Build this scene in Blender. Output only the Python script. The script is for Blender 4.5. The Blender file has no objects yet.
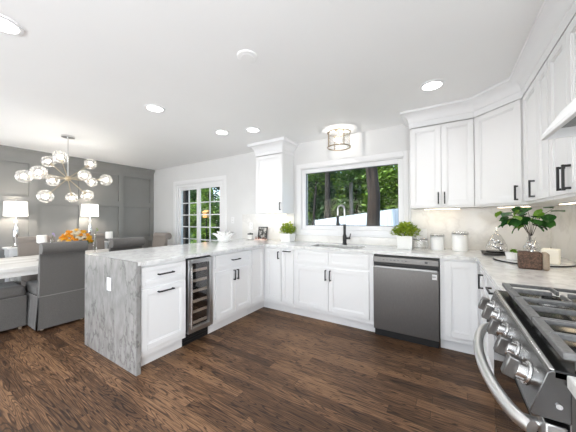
import bpy, bmesh, math, random
from mathutils import Vector, Matrix, Euler

C = bpy.context.scene.collection
SC = bpy.context.scene
R = math.radians
random.seed(7)

# ------------------------------------------------------------------ camera
cam_d = bpy.data.cameras.new('camera')
cam_d.sensor_fit = 'HORIZONTAL'; cam_d.sensor_width = 36.0
cam_d.lens = 252.3 / 576 * 36.0
cam_d.clip_start = 0.02; cam_d.clip_end = 200
cam = bpy.data.objects.new('camera', cam_d); C.objects.link(cam)
YAW, PITCH, ROLL = 0.5594, 0.0103, 0.0039
cam.matrix_world = (Matrix.Translation((0, 0, 1.2654)) @ Matrix.Rotation(YAW, 4, 'Z')
                    @ Matrix.Rotation(math.pi / 2 + PITCH, 4, 'X') @ Matrix.Rotation(-ROLL, 4, 'Z'))
SC.camera = cam

# ------------------------------------------------------------------ world, sun, fill lights, exposure
SC.view_settings.view_transform = 'Standard'
SC.view_settings.look = 'None'
SC.view_settings.gamma = 1.0
SC.view_settings.use_curve_mapping = False
SC.view_settings.exposure = 0.32
SC.cycles.use_denoising = True
SC.cycles.max_bounces = 10
SC.cycles.diffuse_bounces = 6
SC.cycles.transparent_max_bounces = 16
SC.cycles.sample_clamp_indirect = 6.0
SC.cycles.caustics_reflective = False
SC.cycles.caustics_refractive = False

W = bpy.data.worlds.new('sky'); SC.world = W; W.use_nodes = True
wn = W.node_tree.nodes; wl = W.node_tree.links
sky = wn.new('ShaderNodeTexSky'); sky.sky_type = 'NISHITA'; sky.sun_disc = False
sky.sun_elevation = R(48); sky.sun_rotation = R(200); sky.air_density = 1.0; sky.dust_density = 1.5
wl.new(sky.outputs[0], wn['Background'].inputs[0]); wn['Background'].inputs[1].default_value = 0.45

sun_d = bpy.data.lights.new('sun', 'SUN'); sun_d.energy = 5.5; sun_d.angle = R(1.0); sun_d.color = (1, .95, .86)
sun = bpy.data.objects.new('sun', sun_d); C.objects.link(sun)
sun.rotation_euler = Euler((R(40), 0, R(-28)))     # comes from behind the house

def area(name, loc, rot, sx, sy, power, col=(1, 1, 1)):
    d = bpy.data.lights.new(name, 'AREA'); d.shape = 'RECTANGLE'; d.size = sx; d.size_y = sy
    d.energy = power; d.color = col
    o = bpy.data.objects.new(name, d); C.objects.link(o); o.location = loc; o.rotation_euler = rot
    return o
# added unseen fill lights behind the camera, standing in for daylight
area('fill_rear', (-2.5, -3.0, 1.0), Euler((R(128), 0, 0)), 5.6, 1.7, 68, (.90, .955, 1.0))
area('fill_rear_low', (-2.5, -2.9, .5), Euler((R(155), 0, 0)), 5.0, .8, 18, (.90, .955, 1.0))
area('fill_right', (.85, -1.3, 1.45), Euler((R(100), 0, R(90))), 1.6, 1.3, 165, (.90, .955, 1.0))
area('fill_left', (-5.9, -1.3, 1.45), Euler((R(100), 0, R(-90))), 2.2, 1.6, 64, (.90, .955, 1.0))

# ------------------------------------------------------------------ materials
MATS = {}
def nodes(m):
    m.use_nodes = True
    return m.node_tree.nodes, m.node_tree.links
def pbr(name, col, rough=.5, metal=0., spec=None, emit=None, es=0., coat=0., trans=0.):
    if name in MATS: return MATS[name]
    m = bpy.data.materials.new(name); n, l = nodes(m); b = n['Principled BSDF']
    b.inputs['Base Color'].default_value = (*col, 1); b.inputs['Roughness'].default_value = rough
    b.inputs['Metallic'].default_value = metal
    if spec is not None: b.inputs['Specular IOR Level'].default_value = spec
    if emit: b.inputs['Emission Color'].default_value = (*emit, 1); b.inputs['Emission Strength'].default_value = es
    if coat: b.inputs['Coat Weight'].default_value = coat
    MATS[name] = m; return m
def noisy(name, c1, c2, scale=40, rough=.5, metal=0, stretch=(1, 1, 1), bump=0., detail=4, sheen=0.):
    if name in MATS: return MATS[name]
    m = pbr(name, c1, rough, metal); n, l = nodes(m); b = n['Principled BSDF']
    tc = n.new('ShaderNodeTexCoord'); mp = n.new('ShaderNodeMapping'); mp.inputs['Scale'].default_value = stretch
    nz = n.new('ShaderNodeTexNoise'); nz.inputs['Scale'].default_value = scale; nz.inputs['Detail'].default_value = detail
    rp = n.new('ShaderNodeValToRGB'); rp.color_ramp.elements[0].color = (*c1, 1); rp.color_ramp.elements[1].color = (*c2, 1)
    rp.color_ramp.elements[0].position = .35; rp.color_ramp.elements[1].position = .65
    l.new(tc.outputs['Object'], mp.inputs[0]); l.new(mp.outputs[0], nz.inputs[0]); l.new(nz.outputs[0], rp.inputs[0])
    l.new(rp.outputs[0], b.inputs['Base Color'])
    if bump:
        bp = n.new('ShaderNodeBump'); bp.inputs['Strength'].default_value = bump; bp.inputs['Distance'].default_value = .003
        l.new(nz.outputs[0], bp.inputs['Height']); l.new(bp.outputs[0], b.inputs['Normal'])
    if sheen: b.inputs['Sheen Weight'].default_value = sheen
    return m
def glass(name, tint=(1, 1, 1), lo=.05, hi=.7):
    if name in MATS: return MATS[name]
    m = bpy.data.materials.new(name); n, l = nodes(m); n.remove(n['Principled BSDF'])
    t = n.new('ShaderNodeBsdfTransparent'); t.inputs[0].default_value = (*tint, 1)
    g = n.new('ShaderNodeBsdfGlossy'); g.inputs['Roughness'].default_value = .03
    lw = n.new('ShaderNodeLayerWeight'); lw.inputs[0].default_value = .35
    mr = n.new('ShaderNodeMapRange'); mr.inputs[3].default_value = lo; mr.inputs[4].default_value = hi
    mx = n.new('ShaderNodeMixShader')
    l.new(lw.outputs['Facing'], mr.inputs[0]); l.new(mr.outputs[0], mx.inputs[0])
    l.new(t.outputs[0], mx.inputs[1]); l.new(g.outputs[0], mx.inputs[2]); l.new(mx.outputs[0], n['Material Output'].inputs[0])
    MATS[name] = m; return m

WHITE = pbr('white_cabinet_paint', (.83, .83, .833), .38)
TRIM = pbr('white_trim_paint', (.83, .83, .84), .42)
WALL = noisy('white_wall_paint', (.71, .71, .71), (.73, .73, .73), 3, .85)
CEIL = noisy('ceiling_paint', (.90, .90, .90), (.91, .91, .91), 2, .9)
GREYW = noisy('grey_wall_paint', (.238, .236, .228), (.248, .246, .238), 4, .5)
BLACK = pbr('matte_black_metal', (.012, .012, .013), .42)
STEEL = noisy('brushed_stainless_steel', (.50, .50, .50), (.56, .56, .56), 30, .28, 1.0, (1, 1, 60))
STEELD = noisy('dark_stainless_steel', (.18, .176, .172), (.225, .22, .215), 30, .32, 1.0, (60, 1, 1))
STEELL = pbr('satin_steel', (.72, .72, .72), .22, 1.0)
SATIN = pbr('satin_aluminium', (.80, .80, .80), .36, 1.0)
AGED = pbr('aged_brass', (.34, .28, .20), .4, 1.0)
CHROME = pbr('polished_chrome', (.85, .85, .86), .06, 1.0)
BRASS = pbr('brushed_champagne_metal', (.62, .52, .36), .3, 1.0)
PANELM = pbr('control_panel_steel', (.17, .17, .17), .27, 1.0)
IRON = noisy('cast_iron', (.10, .10, .10), (.15, .15, .15), 90, .38, 0, bump=.1)
ENAMEL = pbr('black_enamel', (.008, .008, .008), .16, spec=.35)
BGLASS = pbr('black_oven_glass', (.012, .012, .013), .05, coat=.3)
GLASS = glass('clear_glass'); GLOBE = glass('clear_globe_glass', (.97, .97, .97), .06, .75)
def hazeglass(name, lo, hi):
    m = glass(name, (.98, .98, .98), lo, hi); n, l = nodes(m); out = n['Material Output']; src = out.inputs[0].links[0].from_socket
    d = n.new('ShaderNodeBsdfTranslucent'); d.inputs[0].default_value = (.9, .9, .88, 1); k = n.new('ShaderNodeMixShader'); k.inputs[0].default_value = .12
    l.new(src, k.inputs[1]); l.new(d.outputs[0], k.inputs[2]); l.new(k.outputs[0], out.inputs[0]); return m
SEEDED = hazeglass('seeded_globe_glass', .10, .62)
WGLASS = glass('window_glass', (.97, .98, .97), .003, .12)
CERAM = pbr('white_ceramic', (.85, .85, .84), .25)
FAB = noisy('grey_linen', (.092, .086, .081), (.128, .120, .113), 260, .95, 0, bump=.25, sheen=.2)
FABL = noisy('pale_linen_piping', (.20, .19, .18), (.25, .24, .225), 200, .9)
TAUPE = noisy('taupe_linen', (.205, .178, .158), (.265, .232, .208), 260, .95, 0, bump=.25, sheen=.2)
DIRT = noisy('potting_soil', (.03, .02, .012), (.06, .04, .025), 80, .95)
WICK = noisy('dark_woven_wicker', (.03, .017, .011), (.16, .09, .06), 130, .7, 0, (1, 1, 1.6), bump=.7)
WICKL = noisy('pale_wood_side', (.25, .19, .14), (.36, .29, .22), 60, .6, 0, (1, 1, 6))
SHADE = pbr('lit_lamp_shade', (.9, .88, .84), .9, emit=(1, .97, .92), es=1.25)
BULB = pbr('lit_bulb', (1, .95, .85), .5, emit=(1, .90, .76), es=15)
LEDW = pbr('lit_ceiling_lens', (1, 1, 1), .5, emit=(1, .98, .95), es=5)
STRIP = pbr('lit_warm_strip', (1, .9, .75), .5, emit=(1, .80, .54), es=10)
TABLEW = noisy('whitewashed_wood', (.52, .50, .47), (.80, .79, .77), 5, .55, 0, (1, .12, 1), detail=8)
LINENW = pbr('white_wax', (.86, .85, .82), .5)

def leafmat(name, c1, c2, rough=.5, scale=9):
    if name in MATS: return MATS[name]
    m = noisy(name, c1, c2, scale, rough)
    n, l = nodes(m); b = n['Principled BSDF']
    tr = n.new('ShaderNodeBsdfTranslucent'); mx = n.new('ShaderNodeMixShader'); mx.inputs[0].default_value = .25
    src = b.inputs['Base Color'].links[0].from_socket
    l.new(src, tr.inputs[0]); l.new(b.outputs[0], mx.inputs[1]); l.new(tr.outputs[0], mx.inputs[2])
    l.new(mx.outputs[0], n['Material Output'].inputs[0])
    return m
LEAFA = leafmat('spring_green_leaves', (.07, .17, .025), (.26, .40, .06))
LEAFP = leafmat('potted_plant_leaves', (.16, .30, .02), (.50, .58, .07), scale=40)
LEAFB = leafmat('mid_green_leaves', (.03, .09, .025), (.13, .24, .05))
LEAFC = leafmat('deep_green_leaves', (.02, .06, .02), (.06, .14, .04))
LEAFD = leafmat('olive_leaves', (.10, .13, .03), (.28, .28, .10))
LEAFM = leafmat('glossy_dark_leaves', (.018, .075, .02), (.05, .16, .035), .25, 14)
LEAFY = leafmat('bright_young_leaves', (.16, .34, .03), (.26, .46, .06), .35, 14)
BARK = noisy('bark', (.010, .007, .006), (.042, .030, .022), 14, .95, 0, (3, 3, .4), bump=.8)
BARKD = noisy('dark_bark', (.006, .005, .004), (.022, .019, .016), 14, .95, 0, (3, 3, .4), bump=.8)
BARKL = noisy('pale_bark', (.09, .085, .07), (.20, .19, .17), 14, .95, 0, (3, 3, .4), bump=.8)

def math_node(n, l, op, a, b=None):
    k = n.new('ShaderNodeMath'); k.operation = op
    for i, v in enumerate((a, b)):
        if v is None: continue
        if hasattr(v, 'default_value') and hasattr(v, 'node'): l.new(v, k.inputs[i])
        else: k.inputs[i].default_value = v
    return k.outputs[0]
def floor_mat():
    m = pbr('dark_oak_floorboards', (.1, .05, .03), .36, spec=.3); n, l = nodes(m); b = n['Principled BSDF']
    tc = n.new('ShaderNodeTexCoord'); sp = n.new('ShaderNodeSeparateXYZ'); l.new(tc.outputs['Object'], sp.inputs[0])
    M = lambda op, a, bb=None: math_node(n, l, op, a, bb)
    Wd = .083
    v = M('DIVIDE', sp.outputs[1], Wd); row = M('FLOOR', v); fv = M('FRACT', v)
    wn1 = n.new('ShaderNodeTexWhiteNoise'); wn1.noise_dimensions = '1D'; l.new(row, wn1.inputs['W'])
    xs = M('ADD', M('DIVIDE', sp.outputs[0], .95), M('MULTIPLY', wn1.outputs[0], 17.0))
    col = M('FLOOR', xs); fx = M('FRACT', xs)
    cmb = n.new('ShaderNodeCombineXYZ'); l.new(row, cmb.inputs[0]); l.new(col, cmb.inputs[1])
    wn2 = n.new('ShaderNodeTexWhiteNoise'); wn2.noise_dimensions = '2D'; l.new(cmb.outputs[0], wn2.inputs['Vector'])
    pid = wn2.outputs[0]
    def stretched(sx, sy, k):
        c = n.new('ShaderNodeCombineXYZ')
        l.new(M('MULTIPLY', sp.outputs[0], sx), c.inputs[0]); l.new(M('MULTIPLY', sp.outputs[1], sy), c.inputs[1])
        l.new(M('MULTIPLY', pid, k), c.inputs[2]); return c.outputs[0]
    # cathedral figure: contour lines of a slow stretched field
    n1 = n.new('ShaderNodeTexNoise'); n1.inputs['Scale'].default_value = 1; n1.inputs['Detail'].default_value = 1.5
    n1.inputs['Roughness'].default_value = .45
    l.new(stretched(1.25, 15, 61), n1.inputs['Vector'])
    rings = M('PINGPONG', M('MULTIPLY', n1.outputs[0], 17), .5)
    n2 = n.new('ShaderNodeTexNoise'); n2.inputs['Scale'].default_value = 1; n2.inputs['Detail'].default_value = 5
    l.new(stretched(9, 150, 23), n2.inputs['Vector'])
    n3 = n.new('ShaderNodeTexNoise'); n3.inputs['Scale'].default_value = 1.3; n3.inputs['Detail'].default_value = 3
    l.new(tc.outputs['Object'], n3.inputs['Vector'])
    rs = n.new('ShaderNodeMapRange'); l.new(rings, rs.inputs[0]); rs.inputs[1].default_value = .0; rs.inputs[2].default_value = .20
    t = M('MULTIPLY', M('ADD', M('MULTIPLY', rs.outputs[0], .40), M('MULTIPLY', n2.outputs[0], .80)), 1.0)
    t = M('ADD', t, M('MULTIPLY', M('SUBTRACT', pid, .5), .28)); t = M('ADD', t, M('MULTIPLY', M('SUBTRACT', n3.outputs[0], .5), .5))
    rp = n.new('ShaderNodeValToRGB'); e = rp.color_ramp.elements
    e[0].position = .22; e[0].color = (.016, .008, .005, 1); e[1].position = 1.0; e[1].color = (.235, .130, .067, 1)
    k = e.new(.50); k.color = (.033, .016, .0082, 1); k = e.new(.75); k.color = (.098, .050, .025, 1)
    l.new(t, rp.inputs[0])
    gap = M('MAXIMUM', M('GREATER_THAN', M('ABSOLUTE', M('SUBTRACT', fv, .5)), .488),
            M('GREATER_THAN', M('ABSOLUTE', M('SUBTRACT', fx, .5)), .4985))
    mx = n.new('ShaderNodeMix'); mx.data_type = 'RGBA'; l.new(M('MULTIPLY', gap, .7), mx.inputs[0])
    l.new(rp.outputs[0], mx.inputs[6]); mx.inputs[7].default_value = (.01, .006, .004, 1)
    l.new(mx.outputs[2], b.inputs['Base Color'])
    bp = n.new('ShaderNodeBump'); bp.inputs['Strength'].default_value = .25; bp.inputs['Distance'].default_value = .002
    l.new(M('SUBTRACT', t, gap), bp.inputs['Height']); l.new(bp.outputs[0], b.inputs['Normal'])
    rr = n.new('ShaderNodeMapRange'); l.new(n2.outputs[0], rr.inputs[0]); rr.inputs[3].default_value = .38; rr.inputs[4].default_value = .55
    l.new(rr.outputs[0], b.inputs['Roughness'])
    return m
FLOORM = floor_mat()

def stone(name, base, cloud, vein, vscale=3.0, amount=.6, rough=.12, stretch=(1, 1, 1), rot=(0, 0, 0), cscale=2.2, vw=.04):
    m = pbr(name, base, rough); n, l = nodes(m); b = n['Principled BSDF']
    M = lambda op, a, bb=None: math_node(n, l, op, a, bb)
    tc = n.new('ShaderNodeTexCoord'); mp = n.new('ShaderNodeMapping'); mp.inputs['Scale'].default_value = stretch
    mp.inputs['Rotation'].default_value = rot
    l.new(tc.outputs['Object'], mp.inputs[0])
    w = n.new('ShaderNodeTexNoise'); w.inputs['Scale'].default_value = 2.5; w.inputs['Detail'].default_value = 5
    l.new(mp.outputs[0], w.inputs[0])
    va = n.new('ShaderNodeVectorMath'); va.operation = 'MULTIPLY_ADD'; l.new(w.outputs['Color'], va.inputs[0])
    va.inputs[1].default_value = (.22, .22, .22); l.new(mp.outputs[0], va.inputs[2])
    v1 = n.new('ShaderNodeTexNoise'); v1.inputs['Scale'].default_value = vscale; v1.inputs['Detail'].default_value = 6; v1.inputs['Roughness'].default_value = .6
    l.new(va.outputs[0], v1.inputs[0])
    a = M('ABSOLUTE', M('SUBTRACT', v1.outputs[0], .5))
    mr = n.new('ShaderNodeMapRange'); l.new(a, mr.inputs[0]); mr.inputs[1].default_value = .0; mr.inputs[2].default_value = vw
    mr.inputs[3].default_value = 1; mr.inputs[4].default_value = 0
    c = n.new('ShaderNodeTexNoise'); c.inputs['Scale'].default_value = vscale * cscale; c.inputs['Detail'].default_value = 8
    l.new(va.outputs[0], c.inputs[0])
    cr = n.new('ShaderNodeMapRange'); l.new(c.outputs[0], cr.inputs[0]); cr.inputs[1].default_value = .35; cr.inputs[2].default_value = .65
    m1 = n.new('ShaderNodeMix'); m1.data_type = 'RGBA'; l.new(cr.outputs[0], m1.inputs[0])
    m1.inputs[6].default_value = (*base, 1); m1.inputs[7].default_value = (*cloud, 1)
    m2 = n.new('ShaderNodeMix'); m2.data_type = 'RGBA'; l.new(M('MULTIPLY', mr.outputs[0], amount), m2.inputs[0])
    l.new(m1.outputs[2], m2.inputs[6]); m2.inputs[7].default_value = (*vein, 1)
    l.new(m2.outputs[2], b.inputs['Base Color'])
    return m
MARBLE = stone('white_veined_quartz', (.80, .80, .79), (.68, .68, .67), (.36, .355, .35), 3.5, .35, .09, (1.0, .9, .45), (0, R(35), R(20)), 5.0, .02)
MARBLE_SHADE = stone('shaded_veined_quartz', (.345, .338, .328), (.26, .254, .247), (.10, .098, .095), 1.7, .6, .12, (2.2, 1, 1.0), (0, R(42), R(0)), 5.0, .02)  # waterfall copy of the quartz: greyer veining, with its shade in the colour
SPLASH = stone('pale_quartz_backsplash', (.80, .79, .77), (.75, .73, .70), (.56, .54, .52), 1.6, .4, .2, (1, 1, 1), (R(20), R(40), 0))

# ------------------------------------------------------------------ mesh helpers
class MB:
    def __init__(s): s.b = bmesh.new()
    def box(s, lo, hi, rot=None, piv=None):
        r = bmesh.ops.create_cube(s.b, size=1)['verts']
        c = [(a + b) / 2 for a, b in zip(lo, hi)]; d = [abs(b - a) for a, b in zip(lo, hi)]
        bmesh.ops.scale(s.b, vec=d, verts=r); bmesh.ops.translate(s.b, vec=c, verts=r)
        if rot is not None: bmesh.ops.rotate(s.b, cent=piv or c, matrix=rot, verts=r)
        return s
    def cyl(s, p0, p1, r0, r1=None, seg=20):
        p0, p1 = Vector(p0), Vector(p1); d = p1 - p0
        m = Matrix.Translation((p0 + p1) / 2) @ d.to_track_quat('Z', 'Y').to_matrix().to_4x4()
        bmesh.ops.create_cone(s.b, cap_ends=True, segments=seg, radius1=r0, radius2=r0 if r1 is None else r1, depth=d.length, matrix=m)
        return s
    def lathe(s, prof, cen=(0, 0, 0), seg=28, cap=True):
        rings = []
        for r, z in prof:
            rings.append([s.b.verts.new((cen[0] + r * math.cos(2 * math.pi * k / seg), cen[1] + r * math.sin(2 * math.pi * k / seg), cen[2] + z)) for k in range(seg)])
        for a, b in zip(rings, rings[1:]):
            for k in range(seg): s.b.faces.new((a[k], a[(k + 1) % seg], b[(k + 1) % seg], b[k]))
        if cap:
            s.b.faces.new(rings[0][::-1]); s.b.faces.new(rings[-1])
        return s
    def sphere(s, c, r, sx=1, sy=1, sz=1, u=20, v=14):
        vs = bmesh.ops.create_uvsphere(s.b, u_segments=u, v_segments=v, radius=r)['verts']
        bmesh.ops.scale(s.b, vec=(sx, sy, sz), verts=vs); bmesh.ops.translate(s.b, vec=c, verts=vs); return s
    def tube(s, pts, r, seg=10, cap=True, flat=1.0):
        pts = [Vector(p) for p in pts]; rings = []; n = len(pts); up = None
        for i, p in enumerate(pts):
            t = (pts[min(i + 1, n - 1)] - pts[max(i - 1, 0)]).normalized()
            if up is None:
                up = Vector((0, 0, 1)) if abs(t.z) < .9 else Vector((0, 1, 0))
            a = t.cross(up).normalized(); bb = a.cross(t).normalized(); up = bb
            rr = r[i] if isinstance(r, (list, tuple)) else r
            rings.append([s.b.verts.new(p + a * rr * math.cos(2 * math.pi * k / seg) + bb * rr * flat * math.sin(2 * math.pi * k / seg)) for k in range(seg)])
        for a, b in zip(rings, rings[1:]):
            for k in range(seg): s.b.faces.new((a[k], a[(k + 1) % seg], b[(k + 1) % seg], b[k]))
        if cap: s.b.faces.new(rings[0][::-1]); s.b.faces.new(rings[-1])
        return s
    def extrude(s, prof, axis, a, b):
        # prof: 2D loop in the two other axes (cyclic order), extruded along axis from a to b
        def P(u, v, w):
            return {'x': (w, u, v), 'y': (u, w, v), 'z': (u, v, w)}[axis]
        A = [s.b.verts.new(P(u, v, a)) for u, v in prof]; B = [s.b.verts.new(P(u, v, b)) for u, v in prof]
        n = len(prof)
        for i in range(n): s.b.faces.new((A[i], A[(i + 1) % n], B[(i + 1) % n], B[i]))
        s.b.faces.new(A[::-1]); s.b.faces.new(B); return s
    def sweep(s, prof, path):
        # prof: closed loop of (out, z); path: xy polyline; out is to the right of travel
        path = [Vector(p) for p in path]; n = len(path); rings = []
        nor = []
        for a, b in zip(path, path[1:]):
            d = (b - a).normalized(); nor.append(Vector((d.y, -d.x)))
        for i, p in enumerate(path):
            if i == 0: m = nor[0]
            elif i == n - 1: m = nor[-1]
            else:
                m = (nor[i - 1] + nor[i]).normalized(); m = m / max(.2, m.dot(nor[i]))
            rings.append([s.b.verts.new((p.x + m.x * o, p.y + m.y * o, z)) for o, z in prof])
        k = len(prof)
        for a, b in zip(rings, rings[1:]):
            for i in range(k): s.b.faces.new((a[i], a[(i + 1) % k], b[(i + 1) % k], b[i]))
        s.b.faces.new(rings[0][::-1]); s.b.faces.new(rings[-1]); return s
    def build(s, name, mat, parent=None, bevel=0., smooth=30, world=True, bseg=2):
        bmesh.ops.recalc_face_normals(s.b, faces=s.b.faces[:])
        if parent is not None and world:
            off = Vector((0, 0, 0)); p = parent
            while p is not None: off += p.location; p = p.parent
            bmesh.ops.translate(s.b, vec=-off, verts=s.b.verts[:])
        me = bpy.data.meshes.new(name); s.b.to_mesh(me); s.b.free()
        me.materials.append(mat)
        if smooth:
            me.polygons.foreach_set('use_smooth', [True] * len(me.polygons)); me.set_sharp_from_angle(angle=R(smooth))
        o = bpy.data.objects.new(name, me); C.objects.link(o)
        if parent is not None: o.parent = parent
        if bevel:
            md = o.modifiers.new('bevel', 'BEVEL'); md.width = bevel; md.segments = bseg; md.limit_method = 'ANGLE'; md.angle_limit = R(40)
        return o

def tag(o, label, cat, group=None, kind=None):
    o['label'] = label; o['category'] = cat
    if group: o['group'] = group
    if kind: o['kind'] = kind
    return o
def thing(name, label, cat, loc=(0, 0, 0), rz=0, group=None):
    o = bpy.data.objects.new(name, None); C.objects.link(o); o.empty_display_size = .1
    o.location = loc; o.rotation_euler = (0, 0, rz)
    return tag(o, label, cat, group)
def struct(o, label, cat):
    o['label'] = label; o['category'] = cat; o['kind'] = 'structure'; return o
def copy_tree(o, parent=None):
    c = o.copy(); C.objects.link(c)
    if parent is not None: c.parent = parent
    for ch in list(o.children): copy_tree(ch, c)
    return c
def clone(src, label, loc, rz=None):
    c = copy_tree(src); c.location = loc; c['label'] = label
    if rz is not None: c.rotation_euler = (0, 0, rz)
    return c
def light_child(name, parent, loc, power, r=.03, col=(1, .95, .88), kind='POINT', spot=None):
    d = bpy.data.lights.new(name, kind); d.energy = power; d.color = col
    if kind != 'AREA': d.shadow_soft_size = r
    if kind == 'SPOT': d.spot_size = spot or R(120); d.spot_blend = .9
    o = bpy.data.objects.new(name, d); C.objects.link(o); o.parent = parent; o.location = loc
    return o

# ------------------------------------------------------------------ room shell
XL, XR, YB, YR, H = -6.0, .874, 3.436, -3.2, 2.44
o = MB().box((XL - .15, YR - .15, -.12), (XR + .15, YB + .15, 0)).build('floor', FLOORM); struct(o, 'dark brown oak plank floor', 'floor')
o = MB().box((XL - .15, YR - .15, H), (XR + .15, YB + .15, H + .15)).build('ceiling', CEIL); struct(o, 'smooth white flat ceiling', 'ceiling')
def wall_with_holes(x0, x1, z0, z1, y0, y1, holes):
    m = MB(); xs = sorted(holes); cur = x0
    for a, b, lo, hi in xs:
        if a > cur: m.box((cur, y0, z0), (a, y1, z1))
        if lo > z0: m.box((a, y0, z0), (b, y1, lo))
        if hi < z1: m.box((a, y0, hi), (b, y1, z1))
        cur = b
    if cur < x1: m.box((cur, y0, z0), (x1, y1, z1))
    return m
WX0, WX1, WZ0, WZ1 = -1.90, -.45, 1.10, 2.02
DX0, DX1, DZ1 = -5.075, -3.61, 2.0
o = wall_with_holes(XL - .15, XR + .15, 0, H, YB, YB + .15, [(WX0, WX1, WZ0, WZ1), (DX0, DX1, 0, DZ1)]).build('wall_back', WALL)
struct(o, 'white wall with the kitchen window and the glazed door', 'wall')
o = MB().box((XR, YR, 0), (XR + .15, YB, H)).build('wall_right', WALL); struct(o, 'white wall behind the range and right cabinets', 'wall')
o = MB().box((XL - .15, YR, 0), (XL, YB, H)).build('wall_left', GREYW); struct(o, 'grey panelled dining room wall', 'wall')
o = wall_with_holes(XL - .15, XR + .15, 0, H, YR - .15, YR, [(-4.6, -2.9, .9, 2.1), (-2.0, -.3, .9, 2.1)]).build('wall_rear', WALL)
struct(o, 'white wall with two window openings, behind the viewer', 'wall')

# battens of the grey wall
m = MB(); gx = XL + .034
def bat(y0, y1, z0, z1): m.box((XL, y0, z0), (gx, y1, z1))
ST = []
y = 3.436
ST = [(3.35, 3.436), (2.67, 2.77), (1.975, 2.08), (1.29, 1.395), (.60, .70), (-.10, .0), (-.80, -.70), (-1.5, -1.4), (-2.2, -2.1), (-3.2, -3.1)]
RL = [(.14, .2), (.75, .86), (1.535, 1.65), (2.21, 2.30)]
for a, b in RL: bat(-3.2, 3.436, a, b)
for a, b in ST:
    for r0, r1 in zip(RL, RL[1:]): bat(a, b, r0[1], r1[0])
o = m.build('trim_1', GREYW); struct(o, 'grey applied moulding grid on the dining wall', 'trim')
m = MB()
m.extrude([(XL, 2.27), (XL + .022, 2.27), (XL + .03, 2.31), (XL + .045, 2.36), (XL + .08, 2.41), (XL + .09, 2.415), (XL + .09, 2.44), (XL, 2.44)], 'y', -3.2, 3.436)
o = m.build('trim_2', GREYW); struct(o, 'grey crown moulding along the dining wall', 'trim')
o = MB().box((XL, -3.2, 0), (XL + .02, 3.436, .14)).build('baseboard_left', GREYW, bevel=.004); struct(o, 'grey baseboard under the panelled wall', 'baseboard')
o = MB().box((XL + .02, YB - .016, 0), (-5.28, YB, .13)).box((-3.5, YB - .016, 0), (-3.13, YB, .13)).build('baseboard_back', TRIM, bevel=.004); struct(o, 'white baseboard beside the glazed door', 'baseboard')

# window
def casing(x0, x1, z0, z1, w, yf, name, lbl, bottom=True):
    m = MB(); zb = z0 - w if bottom else 0
    for d, k in ((0.0, .014), (.022, .024)):
        a = w - d
        m.box((x0 - w + d, YB - k, zb + (d if bottom else 0)), (x0 - (0 if d == 0 else .012), YB, z1 + w - d))
        m.box((x1 + (0 if d == 0 else .012), YB - k, zb + (d if bottom else 0)), (x1 + w - d, YB, z1 + w - d))
        m.box((x0 - (0 if d == 0 else .012), YB - k, z1 + (0 if d == 0 else .012)), (x1 + (0 if d == 0 else .012), YB, z1 + w - d))
        if bottom: m.box((x0 - (0 if d == 0 else .012), YB - k, zb + d), (x1 + (0 if d == 0 else .012), YB, z0 - (0 if d == 0 else .012)))
    o = m.build(name, TRIM, bevel=.004); struct(o, lbl, 'trim'); return o
casing(WX0, WX1, WZ0, WZ1, .085, YB, 'trim_3', 'white casing around the kitchen window')
w = bpy.data.objects.new('window_1', None); C.objects.link(w); w.location = (-1.17, YB + .05, 1.56); struct(w, 'wide white framed picture window over the sink', 'window')
fw = .060
m = MB()
m.box((WX0, YB + .012, WZ0), (WX0 + fw, YB + .10, WZ1)).box((WX1 - fw, YB + .012, WZ0), (WX1, YB + .10, WZ1))
m.box((WX0 + fw, YB + .012, WZ0), (WX1 - fw, YB + .10, WZ0 + fw)).box((WX0 + fw, YB + .012, WZ1 - fw), (WX1 - fw, YB + .10, WZ1))
m.build('window_frame', TRIM, w, bevel=.006)
m = MB()   # dark glazing gasket
g = .006
a0, a1, b0, b1 = WX0 + fw, WX1 - fw, WZ0 + fw, WZ1 - fw
m.box((a0, YB + .045, b0), (a0 + g, YB + .065, b1)).box((a1 - g, YB + .045, b0), (a1, YB + .065, b1)).box((a0, YB + .045, b0), (a1, YB + .065, b0 + g)).box((a0, YB + .045, b1 - g), (a1, YB + .065, b1))
m.build('gasket', BLACK, w)
MB().box((a0 + .002, YB + .052, b0 + .002), (a1 - .002, YB + .058, b1 - .002)).build('pane', WGLASS, w)

# glazed sliding door
casing(DX0, DX1, 0, DZ1, .095, YB, 'trim_4', 'white casing around the glazed door', bottom=False)
dr = bpy.data.objects.new('door_1', None); C.objects.link(dr); dr.location = (-4.33, YB + .05, 0); struct(dr, 'white sliding glazed door with grilles', 'door')
m = MB(); m.box((DX0, YB + .005, 0), (DX0 + .04, YB + .14, DZ1)).box((DX1 - .03, YB + .005, 0), (DX1, YB + .14, DZ1)).box((DX0 + .04, YB + .005, DZ1 - .05), (DX1 - .03, YB + .14, DZ1)).box((DX0 + .04, YB + .005, 0), (DX1 - .03, YB + .14, .03))
m.build('door_frame', TRIM, dr, bevel=.004)
def sash(x0, x1, gx0, gx1, yc, gz1=1.892, handle=False):
    m = MB(); y0, y1 = yc - .016, yc + .016
    m.box((x0, y0, .03), (gx0, y1, DZ1 - .05)).box((gx1, y0, .03), (x1, y1, DZ1 - .05))
    m.box((gx0, y0, gz1), (gx1, y1, DZ1 - .05)).box((gx0, y0, .03), (gx1, y1, .31))
    s = m.build('sash', TRIM, dr, bevel=.004)
    m = MB()
    xm = (gx0 + gx1) / 2
    m.box((xm - .010, y0 + .006, .31), (xm + .010, y1 - .006, gz1))
    for z in (1.608, 1.352, 1.098, .84, .575):
        m.box((gx0, y0 + .006, z - .010), (gx1, y1 - .006, z + .010))
    m.build('muntin_grid', TRIM, s)
    MB().box((gx0, yc - .003, .31), (gx1, yc + .003, gz1)).build('pane', WGLASS, s)
    return s
sash(DX0 + .042, -4.36, -4.972, -4.44, YB + .056)
sash(-4.40, DX1 - .032, -4.297, -3.720, YB + .022)

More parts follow.
